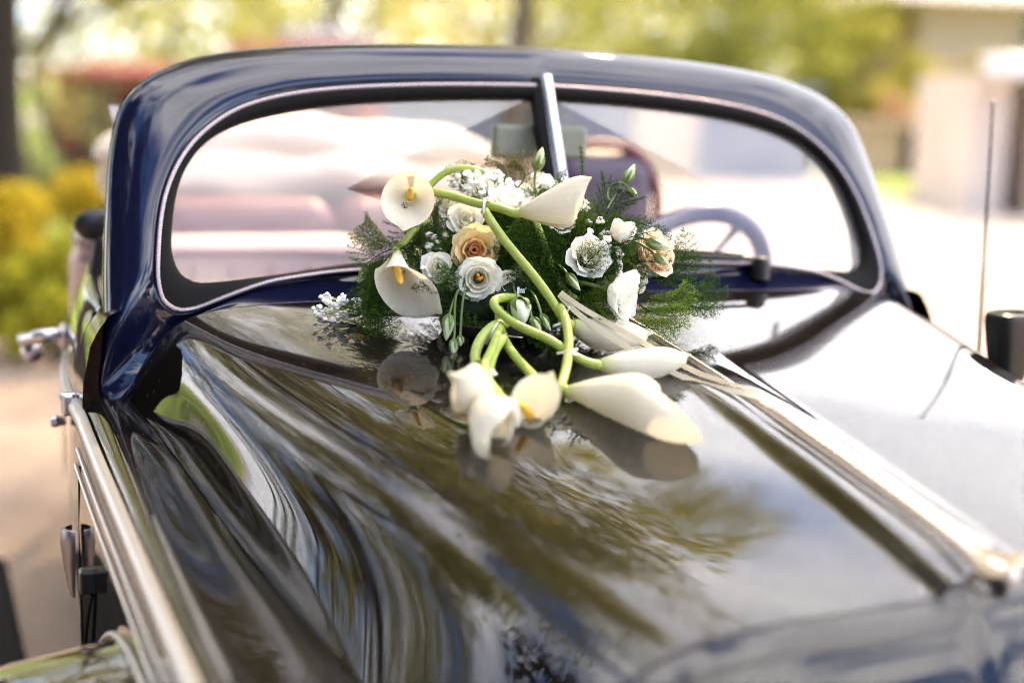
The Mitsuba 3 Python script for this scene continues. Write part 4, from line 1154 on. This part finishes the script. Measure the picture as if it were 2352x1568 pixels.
# the mass: sprays that leave the foam in all directions
for k in range(150):
    a = rng.random() * 2 * np.pi
    ex, ey = 1215 + 330 * math.cos(a) * (.45 + .55 * rng.random()), 590 + 160 * math.sin(a) * (.4 + .6 * rng.random())
    sx_, sy_ = 1215 + (ex - 1215) * .25, 660 + (ey - 590) * .25
    d1 = 1.92 + .06 * rng.normal() * .6 + (.03 if ey < 520 else -.015)
    fern([(sx_, sy_, 1.94), ((sx_ + ex) / 2, (sy_ + ey) / 2 - 22, (1.93 + d1) / 2 - .01), (ex, ey, d1)], length=.030 + .018 * rng.random())
for pts, kw in [
    ([(1330, 560, 1.88), (1262, 600, 1.855), (1215, 650, 1.84)], {}), ([(1300, 540, 1.88), (1240, 560, 1.855), (1190, 600, 1.845)], {}), ([(1340, 600, 1.87), (1280, 650, 1.84), (1240, 700, 1.83)], {}),
    ([(1310, 700, 1.86), (1360, 690, 1.825), (1425, 690, 1.81)], dict(col=((.05, .09, .012), (.16, .24, .04)), label='lighter fern spray lying over the ruffled white flower')),
    ([(1330, 640, 1.87), (1352, 600, 1.83), (1395, 560, 1.83)], dict(length=.03, dens=.7, label='thin fern threads across the fluffy white flower')),
    ([(1060, 660, 1.86), (1010, 652, 1.81), (950, 661, 1.80)], dict(length=.016, label='small fern tip lying over the lip of the left calla lily')),
    ([(1080, 650, 1.86), (1035, 640, 1.82), (1008, 610, 1.825)], dict(length=.018, label='short fern tip beside the small creamy flower')),
    ([(900, 600, 1.90), (872, 690, 1.87), (880, 800, 1.815)], dict(length=.030)), ([(890, 610, 1.91), (850, 690, 1.89), (858, 790, 1.84)], dict(length=.026)), ([(900, 650, 1.89), (862, 740, 1.86), (893, 835, 1.79)], dict(length=.024)),
    ([(1250, 640, 1.87), (1260, 690, 1.845), (1250, 740, 1.83)], {}), ([(1330, 700, 1.87), (1370, 730, 1.86), (1420, 740, 1.87)], {}), ([(1150, 690, 1.86), (1130, 740, 1.84), (1090, 760, 1.83)], {}),
    ([(900, 560, 1.92), (860, 545, 1.91), (828, 520, 1.92)], dict(length=.03, col=((.05, .08, .02), (.14, .18, .05)), label='olive fern spray at the far left edge of the bouquet')),
    ([(930, 570, 1.92), (880, 580, 1.90), (835, 615, 1.90)], {}), ([(880, 590, 1.90), (858, 650, 1.88), (850, 720, 1.85)], dict(label='fern spray hanging down at the left side of the bouquet')),
    ([(880, 620, 1.89), (868, 700, 1.86), (862, 770, 1.82)], dict(length=.026, label='longest hanging fern spray at the left, reaching the bonnet')),
    ([(900, 640, 1.89), (890, 720, 1.86), (905, 770, 1.83)], dict(length=.026)), ([(870, 600, 1.92), (838, 680, 1.90), (845, 760, 1.85)], dict(length=.022)),
    ([(1080, 440, 1.93), (1060, 410, 1.93), (1085, 380, 1.94)], dict(length=.022)), ([(1150, 430, 1.95), (1160, 390, 1.95), (1118, 366, 1.95)], dict(length=.03, dens=.7, col=((.10, .09, .03), (.22, .19, .07)), label='brownish fern spray at the top left of the bouquet')),
    ([(1190, 430, 1.95), (1205, 395, 1.95), (1180, 372, 1.95)], dict(length=.03, dens=.7, col=((.10, .09, .03), (.22, .19, .07)), label='brownish fern spray before the rear view mirror')),
    ([(1335, 470, 1.96), (1338, 400, 1.97), (1334, 342, 1.97)], dict(length=.006, dens=1.2, label='thin upright fern shoot behind the long ivory calla lily')),
    ([(1280, 450, 1.95), (1283, 425, 1.95), (1295, 395, 1.95)], dict(length=.01)),
    ([(1380, 520, 1.92), (1405, 470, 1.91), (1425, 440, 1.91)], dict(label='fern spray rising between the ivory calla lily and the buds')),
    ([(1420, 500, 1.92), (1490, 520, 1.93), (1540, 548, 1.93)], dict(length=.016, label='fern twig reaching over the steering wheel')),
    ([(1480, 640, 1.92), (1560, 610, 1.93), (1570, 530, 1.95)], dict(length=.030, label='tall fern shoot at the right edge of the bouquet')),
    ([(1500, 640, 1.92), (1560, 625, 1.92), (1600, 590, 1.92)], dict(length=.026)), ([(1480, 680, 1.90), (1540, 690, 1.88), (1590, 660, 1.89)], dict(length=.03, col=((.06, .11, .015), (.20, .30, .05)), label='bright green fern spray at the right above the bonnet')),
    ([(1470, 700, 1.90), (1530, 725, 1.87), (1580, 720, 1.88)], dict(length=.032, col=((.06, .11, .015), (.22, .32, .05)), label='bright green fern spray low at the right above the bonnet')),
    ([(1440, 730, 1.88), (1500, 755, 1.86), (1560, 750, 1.87)], dict(length=.024, col=((.05, .10, .015), (.18, .27, .05)))),
    ([(1540, 680, 1.93), (1610, 690, 1.97), (1650, 640, 2.0)], dict(length=.02, dens=.8, label='dark fern spike nearest the right wiper')), ([(1560, 690, 1.93), (1630, 705, 1.97), (1668, 660, 2.0)], dict(length=.02)),
    ([(1560, 640, 1.95), (1620, 660, 1.98), (1630, 600, 2.0)], dict(length=.014)), ([(1480, 720, 1.90), (1560, 700, 1.93), (1640, 720, 1.97)], dict(length=.024)),
    ([(1120, 690, 1.87), (1060, 720, 1.83), (1040, 770, 1.82)], {}), ([(1180, 740, 1.85), (1230, 760, 1.83), (1300, 760, 1.82)], {}), ([(1010, 560, 1.91), (960, 540, 1.89), (930, 570, 1.885)], {}),
    ([(1030, 560, 1.91), (990, 520, 1.90), (985, 480, 1.90)], {}), ([(1000, 640, 1.89), (960, 600, 1.875), (940, 560, 1.875)], {}), ([(1310, 620, 1.87), (1360, 650, 1.85), (1420, 640, 1.85)], {}),
    ([(1340, 520, 1.91), (1400, 540, 1.89), (1460, 545, 1.90)], {}), ([(1330, 500, 1.92), (1350, 530, 1.90), (1390, 530, 1.89)], {}), ([(1210, 520, 1.90), (1190, 560, 1.86), (1150, 600, 1.85)], {}), ([(1220, 540, 1.90), (1230, 600, 1.855), (1200, 660, 1.84)], {}),
]:
    fern(pts, **kw)

# --- baby's breath
def breath(label, pts, r, seed, root, group='sprigs of small white blossoms'):
    rng_ = np.random.default_rng(seed)
    key = fresh('babys_breath')
    root = np.asarray(root)
    stems = []
    hub = root + (np.mean(pts, 0) - root) * .45
    stems.append(tube(smooth_path([root, hub], 4), .0009, 5))
    for p in pts:
        mid = hub + (p - hub) * .55 + rng_.normal(size=3) * .003
        stems.append(tube(smooth_path([hub, mid, p], 7), np.linspace(.0007, .0004, 7), 5))
        rr = r * (.55 + .75 * rng_.random())
        rr *= 1.25
        lumps = [ball(p + rr * .55 * d / np.linalg.norm(d), rr * (.42 + .3 * rng_.random()), 1, (1, 1, .8)) for d in rng_.normal(size=(7, 3))]
        put(key + '__blossom', join(*lumps), 'breath_white', smooth=False)
        # loose petals
    put(key + '__stems', join(*stems), 'thin_stem')
    tag(key, label, "baby's breath", group)


def scatter(cx_, cy_, rx, ry, d, n, seed, dd=.012):
    r_ = np.random.default_rng(seed)
    out = []
    for _ in range(n):
        a, s = r_.random() * 6.28, math.sqrt(r_.random())
        out.append(at_pixel(cx_ + rx * s * math.cos(a), cy_ + ry * s * math.sin(a), d + dd * r_.normal()))
    return np.array(out)


breath("thick cluster of baby's breath at the top of the bouquet", scatter(1110, 422, 72, 33, 1.935, 60, 1), .0044, 1, at_pixel(1150, 560, 1.95))
breath("baby's breath left of the peach rose", scatter(1010, 566, 34, 36, 1.89, 13, 2), .0042, 2, at_pixel(1090, 620, 1.93))
breath("baby's breath between the fluffy flower and the blush rose", scatter(1405, 590, 36, 48, 1.865, 24, 3), .0045, 3, at_pixel(1330, 640, 1.92))
breath("baby's breath beside the egg shaped flower", scatter(1375, 520, 26, 32, 1.89, 7, 4), .0040, 4, at_pixel(1330, 600, 1.93))
breath("sparse baby's breath reaching out over the bonnet at the far left", scatter(772, 705, 54, 32, 1.885, 38, 5), .0040, 5, at_pixel(880, 735, 1.90))
breath("baby's breath beside the cream bud of the left calla lily", scatter(985, 620, 22, 24, 1.87, 6, 6), .0040, 6, at_pixel(1050, 640, 1.92))

# --- foam holder standing on the bonnet
fc = np.array([1175., 715.])
hb = at_pixel(1175, 800, bonnet_depth(1175, 800))
uc, vc_ = float((hb - [CX0, CY0, 0]) @ CU), float((hb - [CX0, CY0, 0]) @ CV) - .06
zc_ = bonnet_w(uc, vc_)
key = fresh('flower_holder')
put(key + '__tray', lathe([(.001, .003), (.058, .003), (.070, .008), (.074, .020), (.071, .021), (.066, .012), (.001, .010)], car(uc, vc_, zc_ - .001), [0, 0, 1], 40), 'black_plastic', smooth=40)
fm = ball(car(uc, vc_ - .02, zc_ + .045), .075, 4, (1.05, .75, .52))
put(key + '__foam', (fm[0] + (meshkit.fbm(fm[0] * 60, 3, 4)[:, None] - .5) * .012, fm[1]), 'foam_green', smooth=True)
tag(key, 'black tray with dark flower foam that carries the bouquet on the bonnet', 'flower holder')

# --- satin ribbons from the bouquet along the chrome strip to the ornament
def strip_pt(v, u, lift):
    return car(u, v, section([min(v, 1.0)], np.array([0.0]))[0, 0, 1] + lift)


nose = [strip_pt(v, 0, 0) for v in (.55, .65, .75, .85, .95)]
for lab, start, off in (('upper cream satin ribbon strand from the bouquet to the bonnet ornament', px((1288, 672, 1.815), (1345, 712, 1.80), (1420, 754, 1.80), (1510, 806, 1.785), (1590, 850, 1.772)), .0062),
                        ('lower cream satin ribbon strand from the bouquet to the bonnet ornament', px((1284, 676, 1.82), (1330, 722, 1.80), (1405, 776, 1.785), (1490, 826, 1.768), (1575, 868, 1.755)), -.0062)):
    path = list(start) + [strip_pt(v, off, .0115) for v in (.60, .68, .76, .84, .91)] + [strip_pt(.975, off * 1.7, .016)]
    p = smooth_path(path, 90)
    f = np.linspace(0, 1, 90)[:, None]
    flat = np.tile(CU, (90, 1)); tilt = pv(.45, -1, -.2)
    side = tilt * (1 - np.clip((f - .35) / .2, 0, 1)) + flat * np.clip((f - .35) / .2, 0, 1)
    k = put('satin_ribbon', ribbon(p, side, .0068), 'satin', smooth=30)
    tag(k, lab, 'ribbon', 'satin ribbons on the bonnet')
lp = strip_pt(1.0, 0, .016)
loop = [lp + .026 * (math.cos(a) * CU + .75 * math.sin(a) * CV) + np.array([0, 0, .004 * math.sin(2 * a)]) for a in np.linspace(0, 2 * np.pi, 40)]
k = put('satin_ribbon', ribbon(np.array(loop), np.array([0, 0, 1.0]) + .3 * CV, .010), 'satin', smooth=40)
tag(k, 'loop of cream satin ribbon tied round the bonnet ornament', 'ribbon', 'satin ribbons on the bonnet')


# --- white cable ties round the stems
def tie(label, c, axis, r, tail, seed):
    axis = np.asarray(axis, float) / np.linalg.norm(axis)
    a = np.cross(axis, [.1, .2, 1.0]); a /= np.linalg.norm(a); b = np.cross(axis, a)
    ring = [c + r * (math.cos(q) * a + math.sin(q) * b) + axis * .0015 * math.sin(q) for q in np.linspace(0, 2 * np.pi, 25)]
    k = fresh('cable_tie')
    put(k + '__band', ribbon(np.array(ring), axis, .0030, .0010), 'tie_plastic')
    hd = c + (tail - c) / np.linalg.norm(tail - c) * r
    put(k + '__head', rbox(hd, (.0032, .0030, .0026), None, .001, 2), 'tie_plastic')
    put(k + '__tail', tube([hd, (hd + tail) / 2 + axis * .001, tail], .0011, 6, squash=.4), 'tie_plastic')
    tag(k, label, 'cable tie', 'white cable ties')


tie('white cable tie where the top stems cross', at_pixel(1112, 478, 1.838), pv(1, .2), .0125, at_pixel(1126, 447, 1.835), 1)
tie('cable tie where the two lower right stems cross', at_pixel(1303, 806, 1.738), pv(.1, 1), .0130, at_pixel(1327, 815, 1.715), 2)
tie('cable tie on the stem just below the cut stump at the right', at_pixel(1289, 742, 1.785), pv(.2, 1), .0105, at_pixel(1308, 705, 1.77), 3)
tie('cable tie around the stem above the blurred front calla lilies', at_pixel(1122, 862, 1.672), pv(.1, 1), .0100, at_pixel(1136, 850, 1.66), 4)
tie('loose cable tie loop between the curved stem and the bent stem', at_pixel(1130, 765, 1.785), pv(.7, .5), .0160, at_pixel(1200, 775, 1.78), 5)
tie('cable tie head beside the open dark centred flower', at_pixel(1190, 675, 1.835), pv(.8, .2), .0085, at_pixel(1208, 662, 1.825), 6)

# --- dark mirror shell standing on the far fender
MS = CAR + '__side_mirror'
mc = at_pixel(2318, 800, 2.22)
prof = []
rows = []
for h, wx, wy in ((-.085, .010, .010), (-.080, .015, .014), (-.04, .025, .022), (.01, .034, .028), (.044, .040, .030), (.055, .038, .028), (.058, .032, .022), (.050, .024, .016), (.0, .020, .014)):
    rows.append([mc + CU * wx * np.sign(math.cos(q)) * abs(math.cos(q)) ** .55 + CV * wy * np.sign(math.sin(q)) * abs(math.sin(q)) ** .55 + np.array([0, 0, h]) for q in np.linspace(0, 2 * np.pi, 41)[:-1]])
put(MS, grid(np.array(rows), wrap=True), 'black_plastic', smooth=50)
put(MS + '__stalk', tube(smooth_path([mc - [0, 0, .06], mc - CU * .03 - [0, 0, .12], mc - CU * .10 - [0, 0, .17]], 10), .008, 8), 'black_plastic', smooth=True)
